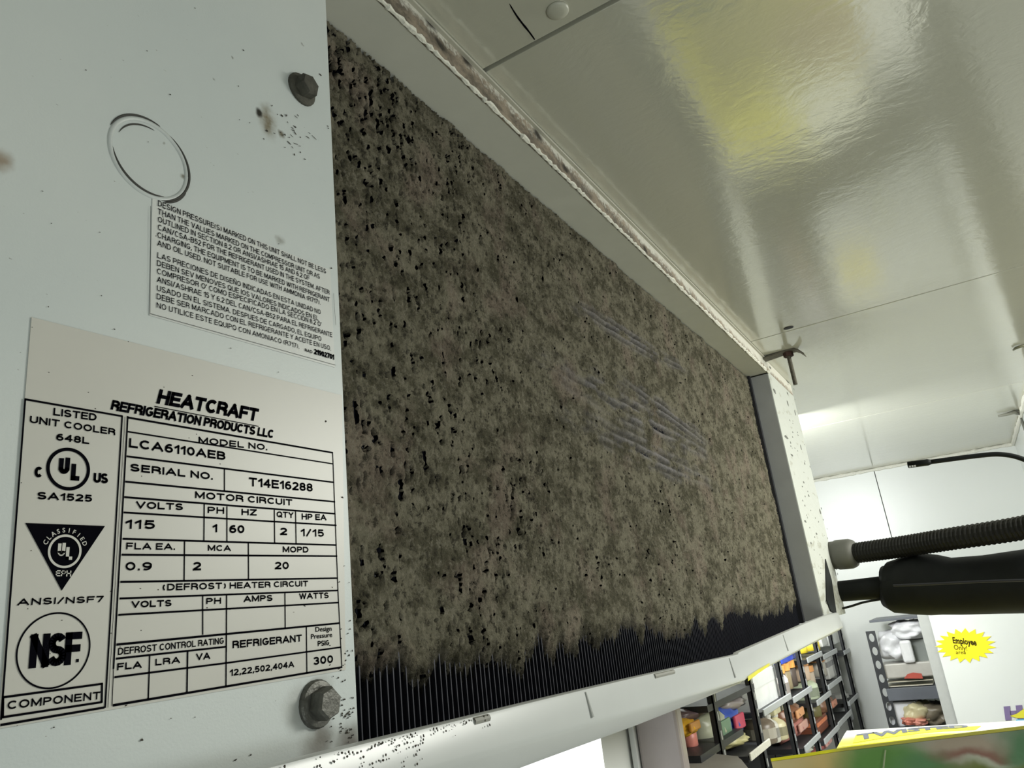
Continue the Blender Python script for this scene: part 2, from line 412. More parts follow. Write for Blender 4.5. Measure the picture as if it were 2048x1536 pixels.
# ragged bead of flaking paint along the lower edge of the lip
bm = bmesh.new(); p_ = []; r_ = []
x = .262
while x < XC + .012:
    p_.append((x, F - .0012, ZT + .0003 + random.uniform(-.0006, .0006))); r_.append(random.uniform(.0007, .0027) * (1.0 + .4 * (x > .9))); x += random.uniform(.0014, .004) * (1 + x)
tube(bm, p_, r_, 6); obj('flaking_sealant', bm, M_bead, unit)
# thin second joint line of the lip against the ceiling
obj('ceiling_gasket', box((.30, F - .004, CEIL - .0030), (XC, F + .001, CEIL - .0008), .0006), plain('pale_gasket', (.46, .45, .38), .6), unit)

# ---- knock-out ring scored into the end panel
ko = bpy.data.objects.new('knockout', None)
def ellipse(cu, cv, n, r, a0, a1, y=F):
    c = at(cu, cv, 1, F); return [(c[0] + r * math.cos(a), y, c[2] + r * math.sin(a)) for a in np.linspace(math.radians(a0), math.radians(a1), n)]
kc = at(300, 318, 1, F)
kw = abs(at(386, 355, 1, F)[0] - at(212, 262, 1, F)[0]) / 2
kh = abs(at(245, 225, 1, F)[2] - at(345, 405, 1, F)[2]) / 2
def arc(rx, rz, a0, a1, n=40, off=(0, 0)): return [(kc[0] + off[0] + rx * math.cos(a), F - .0002, kc[2] + off[1] + rz * math.sin(a)) for a in np.linspace(math.radians(a0), math.radians(a1), n)]
kr = (kw + kh) / 2
bm = bmesh.new(); n = 48
A = arc(kr * .985, kr * .985, 0, 360, n + 1); 
# pressed rim: low dome ring
tube(bm, [(p[0], F + .0006, p[2]) for p in A], .0013, 8, False)
knock = obj('knockout', bm, plain('knockout_paint', (.52, .555, .545), .45), unit, True)
def taper(k, n): return [max(.12, math.sin(math.pi * i / (n - 1)) ** .5) * k for i in range(n)]
for (rx, a0, a1, wd, off) in [(kr * 1.03, -72, 64, .00085, (0, 0)), (kr * .93, 190, 295, .00080, (0, 0)), (kr * 1.06, 78, 160, .00060, (0, 0)), (kr * .84, 85, 160, .00038, (0, 0)), (kr * 1.07, 292, 335, .00060, (0, 0))]:
    bm = bmesh.new(); tube(bm, arc(rx, rx, a0, a1, 40, off), taper(wd, 40), 6)
    obj('score_line', bm, M_groove, knock)

# ---- bolts
def bolt(u, v, r, h, mat, dome=False):
    c = at(u, v, 1, F); bm = bmesh.new()
    def ring(rad, y, n, ph=0): return [bm.verts.new((c[0] + rad * math.cos(a), F - y, c[2] + rad * math.sin(a))) for a in [2 * math.pi * k / n + ph for k in range(n)]]
    n = 24
    rs = [ring(r, 0.0, n), ring(r, h * .16, n), ring(r * .93, h * .26, n), ring(r * .74, h * .30, n)]
    for a, b in zip(rs, rs[1:]):
        for k in range(n): bm.faces.new((a[k], a[(k + 1) % n], b[(k + 1) % n], b[k]))
    bm.faces.new(rs[-1])
    bmesh.ops.recalc_face_normals(bm, faces=bm.faces)
    o = obj('bolt', bm, mat, unit, False)
    bm = bmesh.new()
    m_ = 6
    h6 = [[bm.verts.new((c[0] + q * r * .70 * math.cos(math.pi * k / 3 + .3), F - y, c[2] + q * r * .70 * math.sin(math.pi * k / 3 + .3))) for k in range(6)] for q, y in ((1, h * .2), (1, h * .86), (.86, h))]
    for a, b in zip(h6, h6[1:]):
        for k in range(6): bm.faces.new((a[k], a[(k + 1) % 6], b[(k + 1) % 6], b[k]))
    bm.faces.new(h6[-1]); bmesh.ops.recalc_face_normals(bm, faces=bm.faces)
    obj('hex_head', bm, mat, o)
    return o
bolt(632, 1408, .0097, .0088, M_bolt); bolt(602, 180, .0094, .0080, M_bolt2)

# ---- stickers and their print
def quad_sheet(px, y, th, mat, name, parent):
    P = [at(u, v, 1, F) for u, v in px]; bm = bmesh.new(); prism(bm, [(p[0], y, p[2]) for p in P], (0, -th, 0)); return obj(name, bm, mat, parent)
YS = F - .0001
plate = quad_sheet([(62, 635), (683, 791), (690, 1340), (-6, 1458)], YS, .0003, M_sticker, 'nameplate', end_panel)
warn = quad_sheet([(304, 396), (660, 540), (669, 735), (298, 631)], YS, .0002, M_clear, 'warning_label', end_panel)
warn['label'] = 'small pressure warning label in two languages'; plate['label'] = 'large rating plate with ruled table'
YI = F - .0006
def text_mesh(s, bold=0., shear=0., spacing=1.0):
    cu = bpy.data.curves.new('t', 'FONT'); cu.body = s; cu.offset = bold; cu.shear = shear; cu.space_character = spacing; cu.resolution_u = 3
    o = bpy.data.objects.new('t', cu); C.objects.link(o); bpy.context.view_layer.update()
    me = bpy.data.meshes.new_from_object(o.evaluated_get(bpy.context.evaluated_depsgraph_get()))
    bpy.data.objects.remove(o); bpy.data.curves.remove(cu)
    n = len(me.vertices); co = np.empty(n * 3); me.vertices.foreach_get('co', co); co = co.reshape(-1, 3)
    faces = [tuple(p.vertices) for p in me.polygons]; bpy.data.meshes.remove(me)
    return co, faces
CAPH = .729
def arc_(cx, cy, rx, ry, a0, a1, n=None):
    n = n or max(4, int(abs(a1 - a0) / 22)); return [(cx + rx * math.cos(math.radians(a0 + (a1 - a0) * i / n)), cy + ry * math.sin(math.radians(a0 + (a1 - a0) * i / n))) for i in range(n + 1)]
GL = {   # width, strokes (letters drawn as pen paths in a unit-high box)
 'A': (.80, [[(0, 0), (.40, 1), (.80, 0)], [(.15, .30), (.65, .30)]]), 'B': (.66, [[(0, 0), (0, 1), (.38, 1)] + arc_(.38, .77, .24, .23, 90, -90) + [(0, .54)], [(.36, .54)] + arc_(.38, .27, .28, .27, 90, -90) + [(0, 0)]]),
 'C': (.70, [arc_(.38, .5, .38, .5, 45, 315)]), 'D': (.70, [[(0, 0), (0, 1), (.28, 1)] + arc_(.30, .5, .40, .5, 90, -90) + [(0, 0)]]), 'E': (.60, [[(.60, 1), (0, 1), (0, 0), (.60, 0)], [(0, .52), (.54, .52)]]),
 'F': (.56, [[(.56, 1), (0, 1), (0, 0)], [(0, .5), (.5, .5)]]), 'G': (.74, [arc_(.38, .5, .38, .5, 45, 320) + [(.74, .45), (.42, .45)]]), 'H': (.66, [[(0, 0), (0, 1)], [(.66, 0), (.66, 1)], [(0, .52), (.66, .52)]]),
 'I': (.0, [[(0, 0), (0, 1)]]), 'J': (.5, [[(.5, 1), (.5, .25)] + arc_(.25, .25, .25, .25, 0, -180)]), 'K': (.66, [[(0, 0), (0, 1)], [(.64, 1), (0, .38)], [(.22, .58), (.66, 0)]]), 'L': (.55, [[(0, 1), (0, 0), (.55, 0)]]),
 'M': (.80, [[(0, 0), (0, 1), (.40, .12), (.80, 1), (.80, 0)]]), 'N': (.66, [[(0, 0), (0, 1), (.66, 0), (.66, 1)]]), 'O': (.78, [arc_(.39, .5, .39, .5, 0, 360)]), 'P': (.62, [[(0, 0), (0, 1), (.34, 1)] + arc_(.34, .73, .28, .27, 90, -90) + [(0, .46)]]),
 'Q': (.78, [arc_(.39, .5, .39, .5, 0, 360), [(.45, .25), (.78, -.04)]]), 'R': (.66, [[(0, 0), (0, 1), (.36, 1)] + arc_(.36, .75, .28, .25, 90, -90) + [(0, .5)], [(.36, .5), (.64, .3), (.66, 0)]]),
 'S': (.64, [arc_(.32, .745, .30, .255, 25, 270) + arc_(.32, .245, .32, .245, 90, -160)]), 'T': (.66, [[(0, 1), (.66, 1)], [(.33, 1), (.33, 0)]]), 'U': (.64, [[(0, 1), (0, .3)] + arc_(.32, .3, .32, .3, 180, 360) + [(.64, 1)]]),
 'V': (.74, [[(0, 1), (.37, 0), (.74, 1)]]), 'W': (1.04, [[(0, 1), (.26, 0), (.52, .95), (.78, 0), (1.04, 1)]]), 'X': (.7, [[(0, 1), (.7, 0)], [(0, 0), (.7, 1)]]), 'Y': (.7, [[(0, 1), (.35, .45), (.7, 1)], [(.35, .45), (.35, 0)]]), 'Z': (.62, [[(0, 1), (.62, 1), (0, 0), (.62, 0)]]),
 '0': (.54, [arc_(.27, .5, .27, .5, 0, 360)]), '1': (.26, [[(0, .74), (.26, 1), (.26, 0)]]), '2': (.54, [arc_(.27, .73, .27, .27, 165, -35) + [(0, 0), (.54, 0)]]), '3': (.54, [arc_(.26, .75, .25, .25, 155, -90), arc_(.27, .26, .27, .26, 90, -155)]),
 '4': (.58, [[(.44, 0), (.44, 1), (0, .3), (.58, .3)]]), '5': (.54, [[(.50, 1), (.08, 1), (.03, .52)] + arc_(.26, .31, .28, .31, 125, -150)]), '6': (.54, [arc_(.27, .3, .27, .3, 0, 360), arc_(.36, .42, .36, .58, 180, 70)]),
 '7': (.54, [[(0, 1), (.54, 1), (.2, 0)]]), '8': (.54, [arc_(.27, .76, .24, .24, 0, 360), arc_(.27, .27, .27, .27, 0, 360)]), '9': (.54, [arc_(.27, .7, .27, .3, 0, 360), arc_(.18, .58, .36, .58, 0, -110)]),
 '.': (.0, [[(0, 0), (0, .02)]]), ',': (.04, [[(.06, .06), (0, -.12)]]), '/': (.4, [[(0, -.02), (.4, 1.02)]]), '-': (.3, [[(0, .38), (.3, .38)]]), '(': (.2, [arc_(.34, .45, .34, .62, 130, 230)]), ')': (.2, [arc_(-.14, .45, .34, .62, 50, -50)]), "'": (.0, [[(0, 1), (0, .8)]]),
 '\u00d1': (.66, [[(0, 0), (0, 1), (.66, 0), (.66, 1)], [(.15, 1.2), (.5, 1.22)]])}
def pen_text(txt, width, H, t, shear, gap=.30):
    """quads (x, z) of txt drawn with a pen of thickness t, capital height H, fitted to width"""
    nat = 0; xs = []
    for ch in txt:
        if ch == ' ': nat += .36; xs.append(None); continue
        xs.append(nat); nat += GL[ch][0] + gap
    nat -= gap; k = max(1e-5, width - t) / max(nat, .01) if nat > .02 else 0
    out = []
    for ch, x0 in zip(txt, xs):
        if x0 is None: continue
        for path in GL[ch][1]:
            P = [np.array([t / 2 + (x0 + px) * k, t / 2 + py * (H - t)]) for px, py in path]; closed = len(P) > 5 and np.linalg.norm(P[0] - P[-1]) < 1e-9
            for i in range(len(P) - 1):
                d = P[i + 1] - P[i]; l = np.linalg.norm(d)
                if l < 1e-9: continue
                d = d / l; n = np.array([-d[1], d[0]]) * t / 2; curved = l < H * .3 and len(P) > 4
                e0 = e1 = t * (.12 if curved else .5)
                if i == 0 and not closed and len(P) > 4: e0 = t * .3 if not curved else 0
                q = [P[i] - d * e0 - n, P[i] - d * e0 + n, P[i + 1] + d * e1 + n, P[i + 1] + d * e1 - n]
                out.append([(a[0] + shear * a[1], a[1]) for a in q])
    return out
class Ink:
    def __init__(s): s.v = []; s.f = []
    def add(s, P, faces):
        k = len(s.v); s.v += [tuple(p) for p in P]; s.f += [tuple(i + k for i in f) for f in faces]
    def text(s, txt, p0, p1, cap, bold=.02, shear=0., y=None, spacing=1.0):
        """baseline from pixel p0 to p1, capital height cap in pixels at the middle"""
        y = YI if y is None else y
        A = at(*p0, 1, F); B = at(*p1, 1, F); mu = ((p0[0] + p1[0]) / 2, (p0[1] + p1[1]) / 2)
        H = at(mu[0], mu[1] - cap, 1, F)[2] - at(*mu, 1, F)[2]
        if all(ch in GL or ch == ' ' for ch in txt):
            wd = math.hypot(B[0] - A[0], B[2] - A[2]); th = H * (.170 + bold * 2.2); sl = (B[2] - A[2]) / (B[0] - A[0])
            for q in pen_text(txt, wd - shear * H * .8, H, th, shear): s.add([(A[0] + a, y, A[2] + a * sl + b) for a, b in q], [(0, 1, 2, 3)])
            return
        co, f = text_mesh(txt, bold, shear, spacing); x0 = co[:, 0].min(); x1 = co[:, 0].max()
        t = (co[:, 0] - x0) / (x1 - x0); X = A[0] + t * (B[0] - A[0]); Z = A[2] + t * (B[2] - A[2]) + co[:, 1] / CAPH * H
        s.add(np.stack([X, np.full_like(X, y), Z], -1), f)
    def line(s, a, b, wpx, y=None):
        y = YI if y is None else y
        A = at(*a, 1, F); B = at(*b, 1, F); d = np.array([B[0] - A[0], 0, B[2] - A[2]]); d /= np.linalg.norm(d)
        wd = wpx * 1.15 * PXM / 2; nn = np.array([-d[2], 0, d[0]]) * wd; e = d * wd * .6; A = A * 1.; B = B * 1.; A[1] = B[1] = y
        s.add([A - nn - e, A + nn - e, B + nn + e, B - nn + e], [(0, 1, 2, 3)])
    def ring(s, c, r, wd, n=56, y=None):
        y = YI if y is None else y; P = []; f = []
        for k in range(n):
            a = 2 * math.pi * k / n
            for q in (r - wd, r): P.append((c[0] + q * math.cos(a), y, c[2] + q * math.sin(a)))
        for k in range(n): j = (k + 1) % n; f.append((2 * k, 2 * k + 1, 2 * j + 1, 2 * j))
        s.add(P, f)
    def build(s, name, mat, parent, label=None):
        me = bpy.data.meshes.new(name); me.from_pydata(s.v, [], s.f); me.update(); o = linked(name, me, mat, parent)
        if label: o['label'] = label
        return o
PXM = abs(at(400, 1100, 1, F)[2] - at(400, 1101, 1, F)[2])
K = 2.84444
def z2(a, b): return (a / K, 380 + b / K)
def z3(a, b): return (a / K, 760 + b / K)
def z4(a, b): return (a / K, 1140 + b / K)
T = Ink()
for z, s, a, b, cap, bold, sh in [
    (z3, 'HEATCRAFT', (883, 135), (1468, 240), 80, .035, .22), (z3, 'REFRIGERATION PRODUCTS LLC', (622, 172), (1555, 335), 54, .03, .18),
    (z3, 'LISTED', (297, 203), (543, 235), 42, .02, 0), (z3, 'UNIT COOLER', (163, 245), (650, 317), 40, .02, 0), (z3, '648L', (313, 345), (502, 368), 40, .03, 0),
    (z3, 'C', (188, 555), (234, 558), 62, .045, 0), (z3, 'U', (325, 535), (388, 538), 95, .05, 0), (z3, 'L', (395, 572), (445, 576), 95, .05, 0), (z3, 'US', (525, 585), (608, 592), 58, .035, 0),
    (z3, 'SA1525', (205, 680), (517, 696), 42, .03, 0),
    (z3, 'MODEL NO.', (1125, 362), (1515, 402), 36, .025, 0), (z3, 'LCA6110AEB', (728, 385), (1277, 458), 50, .025, 0), (z3, 'SERIAL NO.', (735, 520), (1205, 570), 42, .03, 0),
    (z3, 'T14E16288', (1412, 605), (1774, 637), 48, .02, 0), (z3, 'MOTOR CIRCUIT', (1105, 675), (1658, 716), 38, .025, 0), (z3, 'VOLTS', (768, 732), (1035, 743), 40, .03, 0),
    (z3, 'PH', (1177, 760), (1270, 763), 38, .02, 0), (z3, 'HZ', (1370, 770), (1455, 773), 36, .025, 0), (z3, 'QTY', (1570, 782), (1665, 787), 34, .015, 0), (z3, 'HP EA', (1713, 795), (1852, 800), 34, .02, 0),
    (z3, '115', (707, 848), (875, 850), 52, .025, 0), (z3, '1', (1205, 867), (1230, 868), 46, .03, 0), (z3, '60', (1300, 872), (1385, 873), 46, .03, 0), (z3, '2', (1590, 883), (1628, 884), 42, .03, 0), (z3, '1/15', (1708, 890), (1838, 893), 42, .02, 0),
    (z3, 'FLA EA.', (712, 965), (990, 968), 38, .02, 0), (z3, 'MCA', (1178, 974), (1308, 975), 34, .02, 0), (z3, 'MOPD', (1605, 982), (1750, 983), 34, .02, 0),
    (z3, '0.9', (708, 1085), (858, 1085), 48, .025, 0), (z3, '2', (1093, 1085), (1138, 1084), 48, .03, 0), (z3, '20', (1560, 1078), (1638, 1077), 42, .025, 0),
    (z3, '(DEFROST) HEATER CIRCUIT', (920, 1200), (1748, 1175), 36, .02, 0), (z3, 'VOLTS', (742, 1298), (970, 1288), 38, .03, 0), (z3, 'PH', (1168, 1278), (1252, 1274), 36, .025, 0),
    (z3, 'AMPS', (1382, 1265), (1545, 1258), 36, .025, 0), (z3, 'WATTS', (1698, 1248), (1865, 1242), 34, .02, 0), (z3, 'ANSI/NSF7', (92, 1285), (582, 1265), 38, .025, .05),
    (z4, 'NSF', (155, 562), (452, 535), 188, .024, .0), (z4, '.', (426, 526), (444, 525), 100, .0, 0), (z4, 'COMPONENT', (35, 795), (565, 735), 46, .012, 0),
    (z4, 'DEFROST CONTROL RATING', (665, 485), (1268, 420), 38, 0., 0), (z4, 'FLA', (660, 572), (800, 558), 40, .025, 0), (z4, 'LRA', (878, 545), (1018, 530), 38, .02, 0), (z4, 'VA', (1110, 515), (1190, 507), 38, .02, 0),
    (z4, 'REFRIGERANT', (1318, 448), (1712, 407), 42, .02, 0), (z4, '12,22,502,404A', (1303, 605), (1668, 553), 36, .02, 0),
    (z4, 'Design', (1790, 352), (1882, 346), 28, .012, 0), (z4, 'Pressure', (1765, 393), (1885, 381), 28, .012, 0), (z4, 'PSIG', (1803, 435), (1868, 428), 30, .012, 0), (z4, '300', (1778, 542), (1890, 528), 45, .025, 0)]:
    T.text(s, z(*a), z(*b), cap / K, bold, sh)
T.build('lettering', M_ink, plate)
G = Ink()
for z, a, b, wd in [
    (z3, (875, 152), (1465, 265), 1.6),
    (z3, (138, 112), (690, 208), 3.2), (z3, (720, 215), (1888, 415), 3.5), (z3, (724, 296), (1888, 478), 2.6), (z3, (718, 436), (1890, 583), 3.2), (z3, (710, 580), (1900, 694), 3.2), (z3, (704, 668), (1902, 762), 3.2),
    (z3, (700, 755), (1908, 828), 3), (z3, (696, 905), (1908, 940), 3.2), (z3, (690, 995), (1912, 1003), 3.2), (z3, (682, 1150), (1915, 1128), 3.2), (z3, (678, 1244), (1918, 1198), 3), (z3, (670, 1337), (1920, 1267), 3),
    (z4, (660, 425), (1925, 303), 3.5), (z4, (657, 505), (1282, 437), 3), (z4, (648, 610), (1280, 530), 3), (z4, (1280, 530), (1932, 440), 3), (z4, (640, 770), (1940, 553), 3.6),
    (z4, (0, 882), (585, 783), 3.2),
    (z3, (1272, 508), (1272, 632), 2.2), (z3, (1157, 708), (1155, 915), 2.2), (z3, (1286, 722), (1286, 918), 2.2), (z3, (1556, 742), (1558, 928), 2.2), (z3, (1677, 750), (1680, 933), 2.2),
    (z3, (1045, 920), (1042, 1142), 2.2), (z3, (1408, 930), (1409, 1130), 2.2), (z3, (1148, 1228), (1148, 1448), 2.2), (z3, (1284, 1222), (1282, 1545), 2.4), (z3, (1616, 1208), (1618, 1408), 2.2),
    (z4, (846, 492), (838, 732), 2.2), (z4, (1062, 465), (1058, 692), 2.8), (z4, (1282, 360), (1280, 662), 2.4), (z4, (1738, 322), (1741, 590), 2.4), (z3, (1888, 415), (1918, 1200), 2.2)]:
    G.line(z(*a), z(*b), wd)
G.line(z3(1918, 1200), z4(1940, 553), 2.2)
G.line(z3(138, 112), z4(0, 850), 2.6); G.line(z3(690, 208), z4(592, 782), 2.6); G.line(z3(722, 210), z4(640, 560), 2.6); G.line(z4(640, 560), z4(632, 772), 1.2); G.line(z3(706, 212), z4(608, 782), .8)
for a, b in [((12, 725), (575, 648)), ((575, 648), (573, 752)), ((573, 752), (10, 838)), ((10, 838), (12, 725))]: G.line(z4(*a), z4(*b), 3)
G.build('ruled_lines', M_ink, plate)
E_ = Ink()
def rad_px(u, v, r): return abs(at(u, v - r, 1, F)[2] - at(u, v + r, 1, F)[2]) / 2
c1 = z3(385, 508); E_.ring(at(*c1, 1, F), rad_px(*c1, 122 / K), rad_px(*c1, 19 / K))
c2 = z4(305, 456); E_.ring(at(*c2, 1, F), rad_px(*c2, 217 / K), rad_px(*c2, 10 / K), 72)
P = [at(*z3(*p), 1, F) for p in ((138, 815), (592, 832), (345, 1200))]
E_.add([(p[0], YI, p[2]) for p in P], [(0, 1, 2)])
E_.build('emblem', M_ink, plate, 'black ring and triangle emblems')
Wt = Ink(); YW = YI - .0002
c3 = z3(362, 976); c = at(*c3, 1, F); R3 = rad_px(*c3, 96 / K); Wt.ring(c, R3, R3 * .14, 56, YW)
Wt.text('U', z3(318, 1003), z3(362, 1003), 75 / K, .04, 0, YW); Wt.text('L', z3(365, 1025), z3(402, 1025), 72 / K, .04, 0, YW); Wt.text('EPH', z3(308, 1118), z3(396, 1120), 34 / K, .01, 0, YW)
for i, ch in enumerate('CLASSIFIED'):
    a = math.radians(157 - i * 134 / 9); co, f = text_mesh(ch, .015); h = R3 * .28; k = h / CAPH
    co = co - [(co[:, 0].min() + co[:, 0].max()) / 2, 0, 0]; rr_ = R3 * 1.13; ca, sa = math.cos(a - math.pi / 2), math.sin(a - math.pi / 2)
    X = c[0] + rr_ * math.cos(a) + (co[:, 0] * ca - co[:, 1] * sa) * k; Z = c[2] + rr_ * math.sin(a) + (co[:, 0] * sa + co[:, 1] * ca) * k
    Wt.add(np.stack([X, np.full_like(X, YW), Z], -1), f)
Wt.build('emblem_lettering', M_sticker, plate, 'pale letters reversed out of the black triangle')
T2 = Ink()
for s, a, b in [('DESIGN PRESSURE(S) MARKED ON THIS UNIT SHALL NOT BE LESS', (893, 92), (1850, 478)), ('THAN THE VALUES MARKED ON THE COMPRESSOR UNIT OR AS', (893, 138), (1815, 508)),
                ('OUTLINED IN SECTION 8.2 OR ANSI/ASHRAE 15 AND 6.2 OF', (893, 183), (1757, 517)), ('CAN/CSA-B52 FOR THE REFRIGERANT USED IN THE SYSTEM. AFTER', (893, 228), (1870, 598)),
                ('CHARGING, THE EQUIPMENT IS TO BE MARKED WITH REFRIGERANT', (890, 272), (1872, 640)), ('AND OIL USED. NOT SUITABLE FOR USE WITH AMMONIA (R717).', (890, 318), (1818, 655)),
                ('LAS PRECIONES DE DISE\u00d1O INDICADAS EN ESTA UNIDAD NO', (890, 388), (1820, 710)), ('DEBEN SEV MENOVES QUE IOS VALORES INDICADOS EN EL', (888, 432), (1808, 745)),
                ("COMPRESOR O' COMO ESPECIFICADO EN LA SECCION 8.2 O'", (888, 478), (1825, 780)), ('ANSI/ASHRAE 15 Y 6.2 DEL CAN/CSA-B52 PARA EL REFRIGERANTE', (888, 525), (1886, 840)),
                ('USADO EN EL SISTEMA. DESPUES DE CARGADO, EL EQUIPO', (888, 575), (1824, 862)), ('DEBE SER MARCADO CON EL REFRIGERANTE Y ACEITE EN USO.', (886, 622), (1878, 915)),
                ('NO UTILICE ESTE EQUIPO CON AMONIACO (R717).', (886, 672), (1697, 905))]:
    T2.text(s, z2(*a), z2(*b), 29 / K, -.017, 0)
T2.text('RAD', z2(1730, 920), z2(1773, 932), 17 / K, .012); T2.text('21902701', z2(1783, 935), z2(1897, 968), 30 / K, .03)
for a, b in [((852, 95), (848, 705)), ((848, 705), (1905, 998)), ((1893, 590), (1905, 770))]: T2.line(z2(*a), z2(*b), .8)
T2.build('lettering', M_ink, warn)

# ---- specks of grime
def specks(name, lst, y, mat, parent):
    bm = bmesh.new()
    for (u, v, a, b, rot) in lst:
        c = at(u, v, 1, F); pp = []; n = 7
        sx = a * PXL(c); sz = b * PXL(c)
        for k in range(n):
            t = 2 * math.pi * k / n; q = random.uniform(.6, 1.2); lx = sx * math.cos(t) * q; lz = sz * math.sin(t) * q
            pp.append((c[0] + (lx * math.cos(rot) - lz * math.sin(rot)) * (1.6 if c[0] < .6 else 4), y, c[2] + lx * math.sin(rot) + lz * math.cos(rot)))
        prism(bm, pp, (0, -.0002, 0))
    o = obj(name, bm, mat, parent); o['kind'] = 'stuff'; return o
def PXL(c): return float(np.linalg.norm(c - np.array([0, 0, ZC]))) / FPX
sp = []
for i in range(70):
    u = 708 - abs(random.gauss(0, 26)); v = random.uniform(1395, 1492) if i % 3 else random.uniform(1130, 1480); sp.append((u, v, random.uniform(.5, 1.8), random.uniform(.5, 2), random.uniform(0, 3)))
for (u, v) in [(683, 995), (695, 1267), (697, 1311), (690, 1321), (675, 1356), (282, 1480), (470, 1520), (500, 1510), (650, 843), (250, 1411), (608, 1212), (662, 537), (655, 253), (600, 305), (588, 310), (590, 255), (572, 232), (563, 232), (640, 150), (533, 262), (600, 275)]:
    sp.append((u, v, random.uniform(.8, 2.4), random.uniform(.8, 2.4), random.uniform(0, 3)))
for i in range(26): sp.append((random.gauss(578, 22), random.gauss(262, 26), random.uniform(.3, .8), random.uniform(1, 4.5), random.uniform(-1.6, 1.6)))
for i in range(60): sp.append((random.uniform(20, 640), random.uniform(10, 1500), random.uniform(.4, 1.1), random.uniform(.4, 1.1), 0))
specks('grime_specks', [s for s in sp if s[0] < 707], F - .0003, M_speck, end_panel)
def f2(a, b): return (1200 + a / 3.4133, 500 + b / 3.4133)
ch = []
for (a, b, w_, h_) in [(1190, 965, 3.0, 9), (1280, 900, 4, 5), (1278, 980, 1.6, 8), (1280, 1050, 1.4, 13), (1330, 1110, 1.5, 12), (1272, 1280, 5, 8), (1308, 1400, 2.6, 5), (1370, 1350, 1.6, 12), (1395, 1460, 1.6, 7), (1160, 805, 2.5, 6), (1350, 1265, 1.3, 3)]:
    u, v = f2(a, b); ch.append((u, v, w_, h_ * .45, 0))
for (a, b, w_, h_) in [(240, 60, 2, 5), (282, 170, 1.5, 6), (375, 300, 2, 12), (255, 380, 2.5, 6), (345, 480, 2, 5), (300, 560, 2, 5), (250, 250, 1.5, 5), (435, 1040, 5, 12), (230, 95, 1.4, 4)]:
    ch.append((1548 + a / 4.096, 950 + b / 4.096, w_, h_ * .45, 0))
random.seed(3)
for i in range(46):
    v = random.uniform(760, 1200); u = 1556 + (v - 760) * .225 + random.uniform(-6, 32); ch.append((u, v, random.uniform(.4, 1.2), random.uniform(.6, 2.6), 0))
specks('paint_chips', ch, F - .0006, plain('bare_dark_primer', (.13, .135, .12), .7), far_panel)

# ---- drain pan
def pan_section(x, zt, zc, zb, yo=.236):
    z = ZC
    return [(x, F + .30, z + zb - .003), (x, F + .012, z + zb - .001), (x, yo + .012, z + zb - .0008), (x, yo + .0062, z + zb), (x, yo + .0040, z + zb + .0025),
            (x, yo + .0008, z + zc - .0022), (x, yo, z + zc - .0004), (x, yo + .0002, z + zc + .0016), (x, yo + .0022, z + zt - .0025), (x, yo + .0030, z + zt - .0006), (x, yo + .0045, z + zt), (x, yo + .0085, z + zt), (x, yo + .0088, z + zb + .004), (x, F + .30, z + zb + .002)]
secs = [(-.08, -.0335, -.045, -.062), (.254, -.0380, -.0545, -.0700), (.42, -.0410, -.0605, -.0735), (.56, -.0440, -.0660, -.0770), (.70, -.0475, -.0710, -.0790), (.835, -.0512, -.0752, -.0802), (.848, -.0514, -.0757, -.0805),
        (.852, -.0500, -.0745, -.0795), (.88, -.0492, -.0738, -.0788), (1.05, -.0450, -.0700, -.0755), (1.25, -.0400, -.0665, -.0722), (1.45, -.0365, -.0640, -.0700), (1.56, -.0375, -.0630, -.0685), (1.595, -.0400, -.0610, -.0665)]
bm = bmesh.new(); rings = []
for i, s in enumerate(secs):
    yo = .236 + (.001 if i == len(secs) - 2 else .008 if i == len(secs) - 1 else 0)
    rings.append([bm.verts.new(p) for p in pan_section(*s, yo=yo)])
for a, b in zip(rings, rings[1:]):
    for k in range(len(a)): bm.faces.new((a[k], a[(k + 1) % len(a)], b[(k + 1) % len(a)], b[k]))
bm.faces.new(rings[0]); bm.faces.new(rings[-1][::-1]); bmesh.ops.recalc_face_normals(bm, faces=bm.faces)
pan = obj('drain_pan', bm, M_pan, unit, True)
pan.data.set_sharp_from_angle(angle=math.radians(32)) if hasattr(pan.data, 'set_sharp_from_angle') else None
# yellow strip on the pan's lower rim, grooves pressed into it and its slots
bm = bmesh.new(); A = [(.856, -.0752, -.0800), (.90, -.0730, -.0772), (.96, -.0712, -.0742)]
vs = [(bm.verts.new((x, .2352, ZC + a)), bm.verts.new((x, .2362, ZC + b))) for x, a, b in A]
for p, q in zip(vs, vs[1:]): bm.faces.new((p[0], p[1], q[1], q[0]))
o = obj('edge_strip', bm, M_yellow, pan); o['label'] = 'yellow strip on the pan rim'  # flat yellow colour along a short stretch of the rim
def pz(x, k): return float(np.interp(x, [q[0] for q in secs], [q[k] for q in secs]))
for x in (.475, .81, 1.07):
    bm = bmesh.new(); tube(bm, [(x, .2382, ZC + pz(x, 1) - .002), (x + .001, .2362, ZC + pz(x, 2) + .003)], [.0008, .0016], 8); obj('pressed_groove', bm, plain('pan_groove', (.36, .37, .35), .5), pan)
for x, l in ((.345, .014), (.60, .045)):
    bm = bmesh.new(); tube(bm, [(x, .2390, ZC + pz(x, 1) - .0028), (x + l, .2390, ZC + pz(x + l, 1) - .0028)], .0020, 8); obj('slot', bm, plain('pan_slot', (.27, .27, .24), .6), pan)
